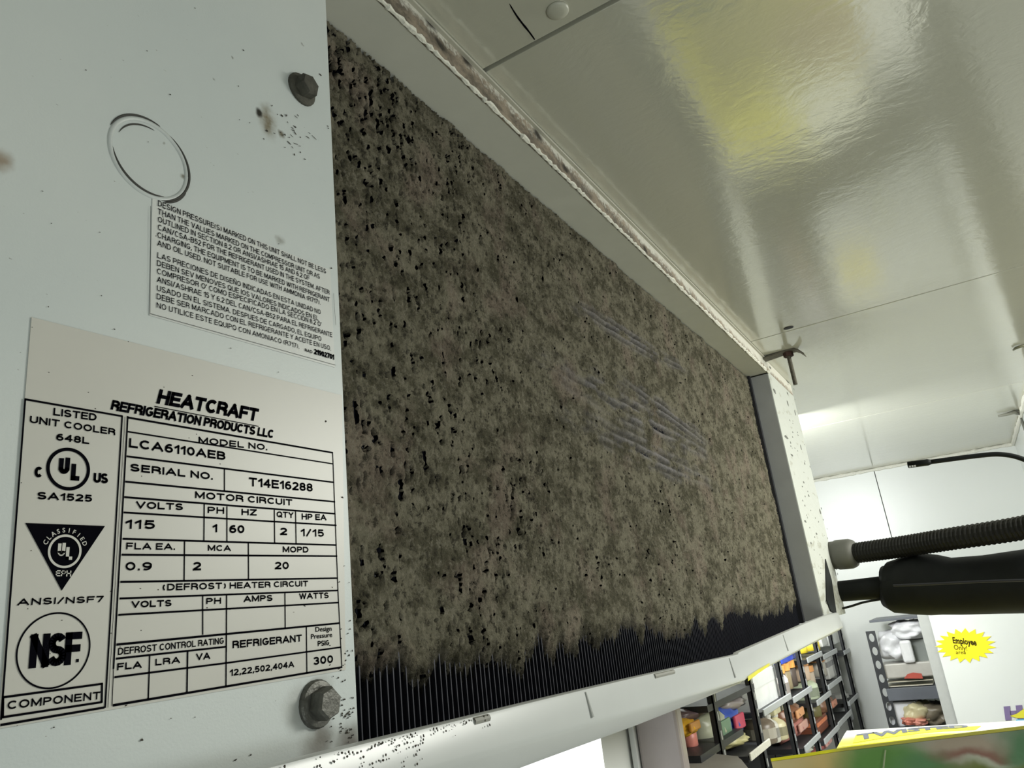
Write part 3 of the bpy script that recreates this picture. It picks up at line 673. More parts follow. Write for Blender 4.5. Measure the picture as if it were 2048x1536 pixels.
# grime along the joint of end panel and pan
bm = bmesh.new()
for k in range(130):
    x = .283 - random.gauss(.010, .026) if k % 3 else random.uniform(.2, .36); q = random.random() ** 1.8 * (1.0 if x < .30 else .35); r = random.uniform(.00012, .00048)
    z = ZC + pz(x, 1) - .0012 - q * .016; y = .236 + .0022 * (1 - q) - .0006
    prism(bm, [(x + r * math.cos(a) * random.uniform(.6, 1.6), y, z + r * math.sin(a) * 1.3) for a in (0, 1, 2, 3, 4.1, 5.2)], (0, -.0003, 0))
o = obj('grime_specks', bm, M_speck, pan); o['kind'] = 'stuff'


# ---- hanger bracket at the far corner of the unit
hb = thing('hanger_bracket', (1.46, .206, ZC + .44), 'rusty hanger bracket with a threaded rod at the far top corner of the cooling unit', 'bracket')
XB = 1.46
bm = bmesh.new(); pr = [(.252, .4435), (.206, .4475), (.190, .4470), (.183, .4425), (.1745, .432)]
for dx in (-.011, .011):
    pass
A = [[bm.verts.new((XB + dx, y, ZC + z + t)) for (y, z) in pr] for dx in (-.012, .012) for t in (0, -.0028)]
for i in range(len(pr) - 1):
    for a, b in ((0, 1), (2, 0), (3, 2), (1, 3)): bm.faces.new((A[a][i], A[b][i], A[b][i + 1], A[a][i + 1]))
for e in (0, -1): bm.faces.new((A[0][e], A[1][e], A[3][e], A[2][e]))
bmesh.ops.recalc_face_normals(bm, faces=bm.faces); obj('flat_bar', bm, M_rust, hb)
bm = bmesh.new(); pts = []; rd = []
for k in range(46): pts.append((XB, .204, ZC + .440 - k * .00135)); rd.append(.0043 if k % 2 else .0036)
tube(bm, pts, rd, 12); obj('threaded_rod', bm, M_rust, hb)
bm = bmesh.new(); tube(bm, [(XB, .204, ZC + .4445), (XB, .204, ZC + .436)], .0095, 6); obj('hex_nut', bm, M_rustred, hb)

# ---- ceiling bits
c = at(1577, 655, 2, CEIL)
bm = bmesh.new(); tube(bm, [(c[0], c[1], CEIL - .0012), (c[0], c[1], CEIL + .001)], .0085, 20)
for v in bm.verts: v.co.x = c[0] + (v.co.x - c[0]) * .75
tag(obj('ceiling_hole', bm, M_back), 'small dark drilled hole in the ceiling above the hanger bracket', 'hole')
c = at(1115, 20, 2, CEIL); bm = bmesh.new(); n = 28
tube(bm, [(c[0], c[1], CEIL), (c[0], c[1], CEIL - .0012), (c[0], c[1], CEIL - .0024), (c[0], c[1], CEIL - .003)], [.0088, .0088, .0072, .004], n)
tag(obj('plug_button', bm, plain('cream_plastic_plug', (.50, .50, .42), .35), None, True), 'round cream plastic plug on the ceiling beside the pen mark', 'plug')
A = at(1019, 8, 2, CEIL - .0003); B = at(1068, 80, 2, CEIL - .0003); d = Vector(B - A); n_ = Vector((-d.y, d.x, 0)).normalized()
bm = bmesh.new(); L1 = []; L2 = []
for t in np.linspace(0, 1, 14):
    wd = .0007 * (1.15 - abs(t - .55)) * random.uniform(.8, 1.2) * (.35 if t < .05 else 1); p = Vector(A) + d * t + n_ * math.sin(t * 5) * .0006
    L1.append(p + n_ * wd); L2.append(p - n_ * wd)
prism(bm, L1 + L2[::-1], (0, 0, .0002)); tag(obj('pen_mark', bm, M_ink), 'short black marker stroke drawn on the ceiling up to the panel joint', 'mark')

def cable(name, pts, rad, mat, label, cat, k=8, n=12):
    bm = bmesh.new(); tube(bm, spline(pts, k), rad, n); return tag(obj(name, bm, mat, None, True), label, cat)
# temperature probe
X_ = 1.35
pp = [at(*p, 0, X_) for p in ((1815, 930), (1860, 924), (1960, 911), (2005, 909), (2048, 919), (2110, 950))]
pr_ = thing('sensor_probe', tuple(pp[0]), 'thin black probe cable with a blunt tip hanging free before the white wall', 'cable')
bm = bmesh.new(); tube(bm, spline([tuple(p) for p in pp[1:]], 8), .0037, 12); obj('cable', bm, M_black, pr_, True)
bm = bmesh.new(); tube(bm, [tuple(pp[0] + (pp[1] - pp[0]) * t) for t in (0, .02, .9, 1.05)], [.0035, .0052, .0052, .0037], 14); obj('sleeve', bm, M_black, pr_, True)
tp = Ink(); tp_ = at(1818, 932, 0, X_ - .006)
bm = bmesh.new()
for i in range(3): q = at(1820 + i * 5, 933 - i * .6, 0, X_ - .0055); bx(bm, tuple(q - [.0002, .0013, .0014]), tuple(q + [.0002, .0013, .0014]))
obj('printed_mark', bm, plain('pale_print', (.6, .6, .58), .5), pr_)

# conduit with connector
X0 = XE
c0 = at(1662, 1112, 0, X0 + .005)
cd = thing('electrical_conduit', tuple(c0), 'grey corrugated flexible conduit entering the unit end by a round connector', 'conduit')
P0 = at(1660, 1111, 0, X0); P1 = at(1688, 1108, 0, X0 - .005); P2 = at(1713, 1106, 0, X0 - .015)
P0[1] = F + .03
sc = PXL(P1)
bm = bmesh.new(); A, B = Vector(at(1652, 1112, 0, X0 + .002)), Vector(at(1714, 1106, 0, X0 - .012))
tube(bm, [A, A + (B - A) * .36, A + (B - A) * .38, A + (B - A) * .8, A + (B - A) * .93, B], [24 * sc, 24.5 * sc, 26 * sc, 26 * sc, 23 * sc, 15 * sc], 24); obj('connector', bm, M_conn, cd, True)
bm = bmesh.new(); path = spline([B + (A - B) * .1] + [Vector(at(*p, 0, x)) for p, x in (((1800, 1094), 1.66), ((1900, 1078), 1.62), ((2048, 1055), 1.56), ((2200, 1020), 1.5))], 60)
rd = [(16.2 + (1.6 if (i // 2) % 2 else 0)) * sc for i in range(len(path))]; tube(bm, path, rd, 14); obj('corrugated_hose', bm, plain('dark_grey_corrugated', (.010, .010, .008), .55, var=.2, spec=.25), cd)

# insulated suction line
pl = thing('suction_pipe', tuple(at(1660, 1180, 0, X0)), 'thick black foam-insulated pipe leaving the far end of the cooling unit', 'pipe')
bm = bmesh.new(); path = [Vector(at(*p, 0, x)) for p, x in (((1640, 1190), X0 + .02), ((1665, 1184), X0), ((1720, 1179), 1.70), ((1795, 1172), 1.67))]
tube(bm, path, [15 * sc, 17.5 * sc, 18 * sc, 19 * sc], 16); obj('thin_insulation', bm, M_foam, pl, True)
path = []; rd = []
for (u, vt, vb) in [(1778, 1137, 1206), (1781, 1132, 1210), (1786, 1130, 1218), (1820, 1122, 1220), (1850, 1115, 1220), (1880, 1119, 1219), (1912, 1125, 1219), (1980, 1121, 1216), (2048, 1113, 1213), (2200, 1095, 1205)]:
    x_ = 1.70 - (u - 1778) * .0003; p = Vector(at(u, (vt + vb) / 2, 0, x_)); path.append(p); rd.append((vb - vt) / 2 * PXL(np.array(p)) * .985)
bm = bmesh.new(); tube(bm, path, rd, 28); o = obj('foam_insulation', bm, M_foam, pl, True)
bm = bmesh.new(); q = [Vector(at(*p, 0, x)) for p, x in (((1788, 1171), 1.60), ((1860, 1168), 1.58), ((1960, 1163), 1.55), ((2060, 1160), 1.52), ((2200, 1156), 1.48))]
tube(bm, [p + Vector((-.012, 0, .0)) for p in q], .0022, 8); obj('seam', bm, M_back, pl)
bm = bmesh.new(); q = [at(*p, 1, F - .001) for p in ((1650, 1118), (1662, 1160), (1672, 1228), (1660, 1222), (1652, 1200))]; prism(bm, [tuple(p) for p in q], (0, -.0015, 0)); 
tag(obj('grommet', bm, M_black), 'black grommet plate where the pipe enters the unit end panel', 'grommet')
cable('thin_wire', [tuple(at(*p, 0, x)) for p, x in (((1664, 1222), 1.7), ((1700, 1213), 1.68), ((1730, 1204), 1.67), ((1778, 1196), 1.68))], .0022, M_black, 'thin black wire sagging between the unit end and the insulated pipe', 'wire')

# grey streak, hook and bracket by the wall corner
bm = bmesh.new(); q = [at(*p, 2, CEIL - .006) for p in ((1996, 832), (2012, 829), (2028, 824), (2038, 828))]; tube(bm, [tuple(p) for p in q], [.003, .0045, .006, .004], 8)
tag(obj('ceiling_streak', bm, plain('grey_streak', (.20, .20, .16), .6), None, True), 'small grey streak on the ceiling near the wall corner', 'clip')
bm = bmesh.new(); q = [at(*p, 2, CEIL - .004) for p in ((2027, 700), (2032, 696), (2044, 692), (2060, 691))]; tube(bm, [tuple(p) for p in q], [.002, .003, .003, .003], 8)
tag(obj('hook', bm, plain('olive_wire', (.13, .13, .08), .5), None, True), 'small olive wire hook on the ceiling at the right edge of the photo', 'hook')
bm = bmesh.new(); q = [at(*p, 1, YR + .004) for p in ((2041, 832), (2045, 845), (2052, 862), (2056, 880))]; tube(bm, [tuple(p) for p in q], [.002, .004, .005, .004], 8)
tag(obj('wall_bracket', bm, plain('dark_grey_clip', (.12, .12, .10), .6), None, True), 'dark little bracket on the side wall beside the caulked corner', 'bracket')

# ------------------------------------------------------------------ black shelving along the left wall
YF = .50; YK = .70
shelf = thing('shelving_unit', (2.7, .6, 0), 'black slotted-angle shelving with grey price rails along the left wall', 'shelving')
posts = [(1437, 1440), (1516, 1430), (1575, 1400), (1616, 1380), (1655, 1380), (1682, 1350), (1706, 1360)]
XS = [float(at(u, v, 1, YF)[0]) for u, v in posts]
M_hole = plain('pale_slot', (.35, .36, .36), .6)
for i, x in enumerate(XS):
    for y in ((YF, YK) if i in (0, 2, 4, 6) else (YF,)):
        bm = box((x - .012, y, 0), (x + .012, y + .003, ZC - .09)); bx(bm, (x - .012, y, 0), (x - .009, y + .012, ZC - .09)); p = obj('post', bm, M_shelf, shelf)
        if y == YF:
            bm = bmesh.new(); z = ZC - .62
            while z < ZC - .05: bx(bm, (x - .004, y - .0012, z), (x + .004, y + .0005, z + .016)); z += .034
            o = obj('slots', bm, M_hole, p); o['kind'] = 'stuff'
segs = [((1613, 1322), (1641, 1304)), ((1645, 1316), (1671, 1298)), ((1686, 1304), (1704, 1296)), ((1524, 1423), (1579, 1392)), ((1585, 1402), (1620, 1373)), ((1632, 1406), (1659, 1384)), ((1655, 1377), (1680, 1353)),
        ((1696, 1408), (1714, 1388)), ((1497, 1511), (1537, 1484)), ((1608, 1500), (1637, 1466)), ((1647, 1484), (1675, 1451)), ((1675, 1451), (1700, 1421)), ((1415, 1405), (1510, 1372)), ((1400, 1495), (1490, 1470))]
for k, (a, b) in enumerate(segs):
    A = at(*a, 1, YF); B = at(*b, 1, YF); z = (A[2] + B[2]) / 2; x0, x1 = A[0], min(B[0], WX - .02)
    if x1 - x0 < .08: x0 -= .05
    bd = obj('shelf', box((x0, YF + .002, z - .012), (x1, YK, z)), M_shelf, shelf)
    if k < 12: obj('price_rail', box((x0, YF - .005, z - .009), (x1, YF - .0005, z + .006), .0015), M_rail if k != 8 else M_bead, bd)
# dark back sheet
obj('back_sheet', box((XS[0] - .02, YK + .002, ZC - .9), (XS[-1], YK + .006, ZC - .08)), M_shelf, shelf)

def sat(c, k=1): return tuple(min(1, x * k) for x in c)
def item(kind, u0, u1, vb, vt, col, label, cat, group=None, col2=None, name=None, y=YF + .02, dep=.10):
    """goods on the shelf: pixel box in the photograph turned into size at their depth"""
    um = (u0 + u1) / 2
    A = at(u0, vb + (um - u0) * .25, 1, y); B = at(u1, vb - (u1 - um) * .25, 1, y); Cc = at(um, vb, 1, y); Tt = at(um, vt, 1, y)
    x0, x1 = min(A[0], B[0]), max(A[0], B[0]); x0, x1 = max(x0, .9), min(x1, WX - .03)
    h = max(.03, (vb - vt) * PXL(Cc) * 1.05); z0 = Cc[2]; cx = (x0 + x1) / 2; wd = min((x1 - x0) / 2, .16)
    x0, x1 = cx - wd, cx + wd; cy = y + dep / 2
    key = 'goods_%02d_%02d_%02d' % tuple(int(x * 99) for x in col); mt = plain(key, col, .35, var=.12, scale=30)
    if kind in ('bottle', 'jar'): cy = y + min(wd, dep / 2) * .7
    elif kind == 'bag': cy = y + dep * .45
    t = thing(name or kind, (cx, cy, z0), label, cat, group)
    if kind == 'carton':
        obj('body', box((x0, y, z0), (x1, y + dep, z0 + h), .003), mt, t)
        if col2: obj('band', box((x0 - .001, y - .001, z0 + h * .55), (x1 + .001, y + dep, z0 + h * .8)), plain(key + 'b', col2, .4), t)
    elif kind == 'bottle' or kind == 'jar':
        r = min(wd, dep / 2) * (.95 if kind == 'bottle' else .72); prof = [(r * .9, 0), (r, .05), (r, .62), (r * .8, .74), (r * .38, .84), (r * .38, .9)] if kind == 'bottle' else [(r * .9, 0), (r, .05), (r, .66), (r * .85, .72)]
        bm = bmesh.new(); tube(bm, [(cx, cy, z0 + h * q) for _, q in prof], [a for a, _ in prof], 16); obj('body', bm, mt, t, True)
        cr = r * (.42 if kind == 'bottle' else 1.02); q0 = prof[-1][1]; bm = bmesh.new(); tube(bm, [(cx, cy, z0 + h * q0), (cx, cy, z0 + h)], cr, 14)
        obj('cap' if kind == 'bottle' else 'lid', bm, plain('cap' + key, col2 or (.6, .6, .58), .4), t)
        if kind == 'bottle':
            bm = bmesh.new(); tube(bm, [(cx, cy, z0 + h * .18), (cx, cy, z0 + h * .52)], r * 1.02, 16, False); obj('label_band', bm, plain('lb' + key, col2 or sat(col, .4), .5), t)
    else:                                   # bag / pouch
        bm = bmesh.new(); n = 12; g = {}
        for s in (-1, 1):
            for i in range(n + 1):
                for j in range(n + 1):
                    a = i / n; b = j / n; bulge = (math.sin(math.pi * a) * math.sin(math.pi * min(b * 1.15, 1))) ** .5 * dep * .45
                    wr_ = .006 * math.sin(a * 19 + b * 7) * math.sin(b * 13 + s)
                    p = (x0 + (x1 - x0) * (a + .04 * math.sin(b * 9) * (1 - abs(2 * a - 1))), cy + s * (bulge + (wr_ if 0 < i < n and 0 < j < n else 0)), z0 + h * b)
                    e = i in (0, n) or j in (0, n); kk = (0 if e else s, i, j)
                    if kk not in g: g[kk] = bm.verts.new(p)
            for i in range(n):
                for j in range(n):
                    f = [g[(0 if (a in (0, n) or b in (0, n)) else s, a, b)] for a, b in ((i, j), (i + 1, j), (i + 1, j + 1), (i, j + 1))]
                    if len(set(f)) == 4:
                        try: bm.faces.new(f)
                        except ValueError: pass
        bmesh.ops.recalc_face_normals(bm, faces=bm.faces); obj('body', bm, mt, t, True)
        if col2:
            obj('printed_panel', box((x0 + (x1 - x0) * .25, cy - dep * .47, z0 + h * .3), (x0 + (x1 - x0) * .75, cy - dep * .40, z0 + h * .65), .003), plain(key + 'b', col2, .4), t)
    return t
item('bag', 1374, 1414, 1478, 1436, (.78, .42, .03), 'orange-yellow bag on the shelf beside the red and white tube', 'bag', col2=(.5, .22, .03), name='snack_bag')
item('bag', 1385, 1432, 1440, 1415, (.14, .09, .11), 'dark plum bag above the orange-yellow bag', 'bag')
item('bag', 1440, 1480, 1500, 1428, (.50, .52, .40), 'pale grey-green clear bag standing left of the blue pouch', 'bag', col2=(.16, .28, .18))
item('bag', 1468, 1506, 1485, 1418, (.06, .12, .52), 'blue pouch with a red mark and cream foot', 'pouch', col2=(.55, .06, .12), name='pouch')
item('bag', 1482, 1512, 1492, 1475, (.62, .58, .30), 'small cream bag at the foot of the blue pouch', 'bag')
item('bag', 1470, 1508, 1420, 1392, (.30, .27, .27), 'grey-brown wrapped bundle above the blue pouch', 'bundle', name='bundle')
item('carton', 1512, 1566, 1422, 1346, (.86, .88, .88), 'white sheaf of paper bags standing on the middle shelf', 'paper bags', name='paper_stack', col2=(.74, .76, .77))
item('carton', 1565, 1598, 1322, 1304, (.03, .08, .62), 'bright blue carton on the top shelf under the pan', 'carton', col2=(.5, .55, .8))
item('bottle', 1571, 1583, 1398, 1348, (.70, .62, .58), 'slim pale pink bottle beside the white paper stack', 'bottle')
g = 'orange-capped jars on the second shelf'
for i, (u, v) in enumerate(((1577, 1384), (1587, 1378), (1597, 1372))):
    item('jar', u - 6, u + 6, v, v - 41, [(.10, .07, .04), (.30, .24, .14), (.08, .06, .05)][i], ['dark jar with orange lid, nearest of the three beside the pale pink bottle', 'tan jar with orange lid, middle of the three beside the pale pink bottle', 'blackish jar with orange lid, farthest of the three beside the pale pink bottle'][i], 'jar', g, (.85, .40, .10))
for i, (u, v, c_) in enumerate(((1622, 1360, (.72, .55, .42)), (1633, 1372, (.60, .50, .40)), (1655, 1352, (.55, .52, .46)))):
    item('jar', u - 7, u + 7, v, v - 32, c_, ['pink-beige jar with orange lid on the bay right of the dark jars', 'brownish jar with orange lid behind the pale green bottle', 'grey jar with orange lid beside the white tag'][i], 'jar', g, (.80, .38, .14))
item('bottle', 1626, 1640, 1400, 1362, (.60, .68, .50), 'pale green bottle standing on the second shelf rail', 'bottle')
item('carton', 1660, 1682, 1352, 1320, (.84, .84, .82), 'white folded tag hanging at the right end of the second shelf', 'tag', col2=(.35, .35, .36), name='price_tag', dep=.03)
g = 'yellow tubs on the top shelf'
for i, (u, v) in enumerate(((1616, 1306), (1641, 1300))):
    item('jar', u - 7, u + 6, v, v - 20, (.85, .66, .05), ['yellow tub at the left of the top shelf', 'yellow tub at the right of the top shelf'][i], 'tub', g, (.45, .44, .30), name='tub')
item('carton', 1646, 1657, 1292, 1268, (.88, .89, .86), 'small white carton beside the right yellow tub', 'carton')
item('carton', 1664, 1680, 1288, 1260, (.88, .90, .88), 'tall white carton at the far end of the top shelf', 'carton')
item('bottle', 1540, 1556, 1486, 1440, (.20, .16, .12), 'dark brown bottle on the lower shelf right of the post', 'bottle', col2=(.45, .42, .36))
item('bottle', 1553, 1563, 1484, 1442, (.68, .66, .60), 'white bottle beside the dark brown bottle', 'bottle')
item('bottle', 1567, 1578, 1478, 1440, (.72, .66, .42), 'cream bottle standing beside the white bottle', 'bottle')
item('carton', 1550, 1572, 1425, 1412, (.70, .66, .42), 'flat cream packet under the middle shelf', 'packet', name='packet')
item('bag', 1590, 1620, 1448, 1412, (.30, .14, .08), 'brown snack bag with orange band on the third shelf', 'bag', col2=(.75, .38, .18))
item('bag', 1594, 1630, 1474, 1438, (.48, .20, .17), 'pinkish red bag below the brown snack bag', 'bag', col2=(.62, .36, .30))
item('jar', 1634, 1656, 1436, 1408, (.18, .16, .06), 'dark jar with lime green lid', 'jar', col2=(.70, .95, .05))
item('carton', 1638, 1660, 1462, 1440, (.22, .07, .04), 'dark red-brown carton with an orange band below the lime lidded jar', 'carton', col2=(.75, .25, .12))
item('bag', 1664, 1682, 1424, 1396, (.34, .17, .10), 'small orange-brown bag on the right bay', 'bag', col2=(.7, .3, .2))
item('bag', 1648, 1674, 1500, 1474, (.55, .16, .15), 'red bag just above the yellow carton', 'bag', col2=(.7, .4, .36))
item('bag', 1616, 1640, 1508, 1490, (.50, .50, .42), 'grey-white bag low on the shelf left of the red bag', 'bag')
item('jar', 1700, 1716, 1440, 1400, (.34, .36, .37), 'grey tin at the far end of the shelving', 'tin', name='tin')

# ------------------------------------------------------------------ right-hand shelf on the far wall, door leaf, star
XR = 3.02
rs = thing('slotted_rack', (XR, .3, 0), 'black rack with a perforated upright standing before the far wall', 'rack')
A = at(1743, 1262, 0, XR); B = at(1786, 1262 + 198, 0, XR); yp = (A[1] + B[1]) / 2; px_ = PXL(A)
bm = bmesh.new(); hw = 7.5 * px_; zt_ = A[2]; step = 22.0 * px_; hz = 6.8 * px_; hy = 4.2 * px_
z = zt_; n = 16
while z > ZC - .75:
    zc_ = z - step / 2
    # face plate with an oval opening: ring of quads between the rectangle and the ellipse
    outer = []; inner = []
    for k in range(n):
        a = 2 * math.pi * k / n; ca, sa = math.cos(a), math.sin(a); q = 1 / max(abs(ca), abs(sa))
        outer.append((ca * q * hw, sa * q * step / 2)); inner.append((ca * hy, sa * hz))
    for dx in (0, .002):
        O = [bm.verts.new((XR + dx, yp - p[0], zc_ + p[1])) for p in outer]; I = [bm.verts.new((XR + dx, yp - p[0], zc_ + p[1])) for p in inner]
        for k in range(n): bm.faces.new((O[k], O[(k + 1) % n], I[(k + 1) % n], I[k]))
        if dx == 0: I0 = I
    for k in range(n): bm.faces.new((I0[k], I0[(k + 1) % n], I[(k + 1) % n], I[k]))
    z -= step
bmesh.ops.recalc_face_normals(bm, faces=bm.faces); obj('upright', bm, M_shelf, rs)
obj('upright', box((XR, yp - .02, 0), (XR + .002, yp + .02, z)), M_shelf, rs)
def zr_(v, u=1820): return at(u, v, 0, XR)[2]
Y0, Y1 = yp - .005, .16
for v0, v1 in ((1375, 1400), (1462, 1470)):
    obj('shelf', box((XR - .002, Y1, zr_(v1)), (XR + .22, Y0, zr_(v0)), .001), plain('blue_grey_steel', (.12, .13, .15), .5), rs)
obj('shelf', box((XR, Y1, zr_(1238)), (XR + .22, Y0, zr_(1233)), .001), plain('blue_grey_steel', (.12, .13, .15), .5), rs)
y_ = XR + .03
def rbox(name, u0, u1, vb, vt, col, label, cat, dep=.12, bev=.004, x=XR + .02, col2=None, bag=False, group=None):
    A = at(u0, vb, 0, x); B = at(u1, vt, 0, x); t = thing(name, (x + dep / 2, (A[1] + B[1]) / 2, A[2]), label, cat, group)
    mt = plain('r_%02d_%02d_%02d' % tuple(int(k * 99) for k in col), col, .4, var=.12, scale=25, bs=.5 if bag else 0, bsc=40)
    if bag:
        bm = bmesh.new(); bmesh.ops.create_icosphere(bm, subdivisions=4, radius=1)
        c_ = Vector((x + dep / 2, (A[1] + B[1]) / 2, (A[2] + B[2]) / 2)); sz = Vector((dep / 2, abs(A[1] - B[1]) / 2, abs(B[2] - A[2]) / 2))
        from mathutils import noise as mn
        for v in bm.verts:
            q = 1 + .28 * mn.noise(v.co * 2.1 + c_ * 9) + .12 * mn.noise(v.co * 6)
            p = Vector((max(-1, min(1, v.co.x * 1.25)), max(-1, min(1, v.co.y * 1.25)), max(-1, min(1, v.co.z * 1.2)))) * q
            v.co = c_ + Vector((p.x * sz.x, p.y * sz.y, max(-1, p.z) * sz.z))
        obj('body', bm, mt, t, True)
    else: obj('body', box((x, B[1], A[2]), (x + dep, A[1], B[2]), bev), mt, t)
    if col2: obj('printed_panel', box((x - .001, B[1] + abs(A[1] - B[1]) * .15, A[2] + (B[2] - A[2]) * .25), (x + .002, A[1] - abs(A[1] - B[1]) * .4, A[2] + (B[2] - A[2]) * .6), .001), plain('r2' + name, col2, .5), t)
    return t
rbox('plastic_bag', 1762, 1806, 1322, 1262, (.78, .78, .80), 'translucent white plastic bag bulging on the upper rack shelf', 'bag', bag=True)
rbox('plastic_bag', 1786, 1842, 1282, 1240, (.84, .84, .86), 'crumpled white plastic bag on top of the upper rack goods', 'bag', bag=True, x=XR + .01)
rbox('carton', 1820, 1858, 1326, 1276, (.24, .26, .24), 'dark grey-green carton between the white bags and the door', 'carton', bev=.003, x=XR + .05)
rbox('cup', 1808, 1820, 1327, 1280, (.86, .86, .86), 'slim white roll in front of the dark grey-green carton', 'roll', bev=.008, dep=.02, x=XR + .004)
t = rbox('bread_pack', 1767, 1864, 1358, 1322, (.55, .53, .48), 'clear pack with a red patch lying on the rack', 'pack', col2=None)
t2 = rbox('tray', 1772, 1866, 1366, 1359, (.66, .62, .48), 'upper of two thin cream trays under the clear pack', 'tray', bev=.001, group='cream trays on the rack')
t3 = rbox('tray', 1772, 1866, 1375, 1368, (.72, .69, .56), 'lower of two thin cream trays under the clear pack', 'tray', bev=.001, group='cream trays on the rack')
pk = Ink()
p_t = [at(u, v, 0, XR + .018) for u, v in ((1808, 1357), (1815, 1348), (1826, 1345), (1843, 1347), (1846, 1357))]
bm = bmesh.new(); prism(bm, [tuple(p) for p in p_t], (-.0015, 0, 0)); o = obj('printed_patch', bm, plain('red_print', (.52, .09, .06), .5), t); o['label'] = 'red arched patch'
rbox('packet', 1784, 1832, 1455, 1402, (.74, .75, .78), 'upright white packet on the lower rack shelf', 'packet', bev=.006)
rbox('snack_bag', 1812, 1856, 1453, 1406, (.62, .56, .34), 'crumpled cream and silver bag on the lower rack shelf', 'bag', bag=True, x=XR)
rbox('snack_bag', 1846, 1888, 1455, 1408, (.20, .17, .12), 'crumpled dark brown bag next to the white door edge', 'bag', bag=True, x=XR + .01)
rbox('snack_bag', 1806, 1830, 1452, 1436, (.62, .20, .14), 'small red striped bag at the front of the lower rack shelf', 'bag', bag=True, x=XR - .02, dep=.06)
rbox('snack_bag', 1826, 1852, 1453, 1438, (.78, .32, .24), 'small salmon pink bag right of the red striped bag', 'bag', bag=True, x=XR - .02, dep=.06)

XD = 2.814
A = at(1853, 1223, 0, XD); B = at(1917, 1448, 0, XD)
ye = (A[1] + B[1]) / 2; thick = at(1830, 1223, 0, XD)[1] - A[1]
ztop = ZC - .072
# leaf: front face and the lighter grey hinge-side edge turned toward the camera
door = struct('door_1', box((XD, YR + .02, 0), (XD + .05, ye, ztop), .002), M_wall)
bm = box((XD + .012, ye + .0005, 0), (XD + .05, ye + thick, ztop), .001); obj('edge_strip', bm, plain('grey_door_edge', (.44, .45, .43), .4), door)
# star-shaped price sticker
cs = at(1930, 1291, 0, XD - .001); px_ = PXL(cs)
st = thing('price_star', tuple(cs), 'yellow star-burst sticker with handwriting on the white door', 'sticker')
bm = bmesh.new(); pts = []
nS = 19
for k in range(nS * 2):
    a = 2 * math.pi * k / (nS * 2) + .08; q = 1.0 if k % 2 == 0 else .74
    pts.append((XD - .0005, cs[1] - math.cos(a) * q * 44 * px_, cs[2] + math.sin(a) * q * 27 * px_))
prism(bm, pts, (-.0015, 0, 0)); obj('body', bm, plain('yellow_card', (.95, .80, .01), .5, var=.03), st)
def flat_text(s, u0, v0, u1, v1, cap, x, mat, parent, bold=.0, shear=.2):
    A = at(u0, v0, 0, x); B = at(u1, v1, 0, x); H = cap * PXL(A); co, f = text_mesh(s, bold, shear); a, b = co[:, 0].min(), co[:, 0].max(); t = (co[:, 0] - a) / (b - a)
    V = np.stack([np.full(len(t), x), A[1] + t * (B[1] - A[1]), A[2] + t * (B[2] - A[2]) + co[:, 1] / CAPH * H], -1)
    me = bpy.data.meshes.new('lettering'); me.from_pydata([tuple(v) for v in V], [], f); return linked('lettering', me, mat, parent)
M_pen = plain('brown_pen', (.03, .02, .005), .8, spec=.1)
flat_text('Employee', 1906, 1286, 1954, 1291, 10, XD - .0028, M_pen, st, .03); flat_text('Only!', 1909, 1299, 1936, 1301, 8, XD - .0028, M_pen, st); flat_text('area', 1912, 1308, 1932, 1308, 6, XD - .0028, M_pen, st)
M_pur = plain('violet_ink', (.20, .15, .30), .5, var=.02)
sg = thing('door_sign', tuple(at(2030, 1430, 0, XD - .001)), 'lettered sign in violet, yellow and blue low on the white door', 'sign')
Hh = at(2008, 1440, 0, XD)[2]
def zq(u, v): p = at(u, v, 0, XD - .001); return p
bm = bmesh.new()
for pl_ in ([(2007, 1413), (2020, 1412), (2023, 1440), (2011, 1441)], [(2031, 1411), (2044, 1410), (2047, 1437), (2035, 1438)], [(2020, 1422), (2032, 1421), (2033, 1429), (2021, 1430)], [(2050, 1409), (2080, 1407), (2081, 1414), (2050, 1416)]):
    prism(bm, [tuple(zq(*p)) for p in pl_], (-.001, 0, 0))
obj('lettering', bm, M_pur, sg)
bm = bmesh.new(); prism(bm, [(p[0] - .0015, p[1], p[2]) for p in (zq(2020, 1432), zq(2034, 1427), (zq(2048, 1417)), zq(2090, 1414), zq(2090, 1435), zq(2036, 1436))], (-.0008, 0, 0)); obj('yellow_swoosh', bm, M_yellow, sg)
bm = bmesh.new(); prism(bm, [(p[0] - .0015, p[1], p[2]) for p in (zq(2032, 1439), zq(2090, 1435), zq(2090, 1440), zq(2032, 1442))], (-.0008, 0, 0)); obj('blue_line', bm, plain('sky_blue', (.10, .45, .75), .5), sg)

# ------------------------------------------------------------------ foreground goods at the bottom right
ZA = ZC - .31
def quadbox(px, z, h, mat, name, parent):
    P = [at(u, v, 2, z) for u, v in px]; bm = bmesh.new(); prism(bm, [tuple(p) for p in P], (0, 0, -h))
    bmesh.ops.bevel(bm, geom=list(bm.edges), offset=.004, segments=2, affect='EDGES'); return obj(name, bm, mat, parent)
def R_(u, v, z=None):       # floorward point mirrored in the ceiling at pixel u, v
    z = ZC - .3 if z is None else z; r = AX.T @ np.array([(u - 1024) / FPX, (v - 768) / FPX, 1.0]); t = (2 * (CEIL - ZC) - (z - ZC)) / r[2]; return (float(r[0] * t), float(r[1] * t), float(z))
M_A = print_mat('white_yellow_carton_print', (.82, .83, .70), [((1.86, .16, ZA), .09, .16, (1.3, .55, 1), (.80, .76, .06)), (R_(1760, 400, ZA), .06, .13, (1, 1, 0), (.78, .72, .08)), (R_(1640, 350, ZA), .03, .08, (1, 1, 0), (.84, .84, .80))])
ctn = thing('candy_carton', tuple(at(1800, 1470, 2, ZA)), 'white and yellow candy carton with grey lettering at the bottom right corner', 'carton')
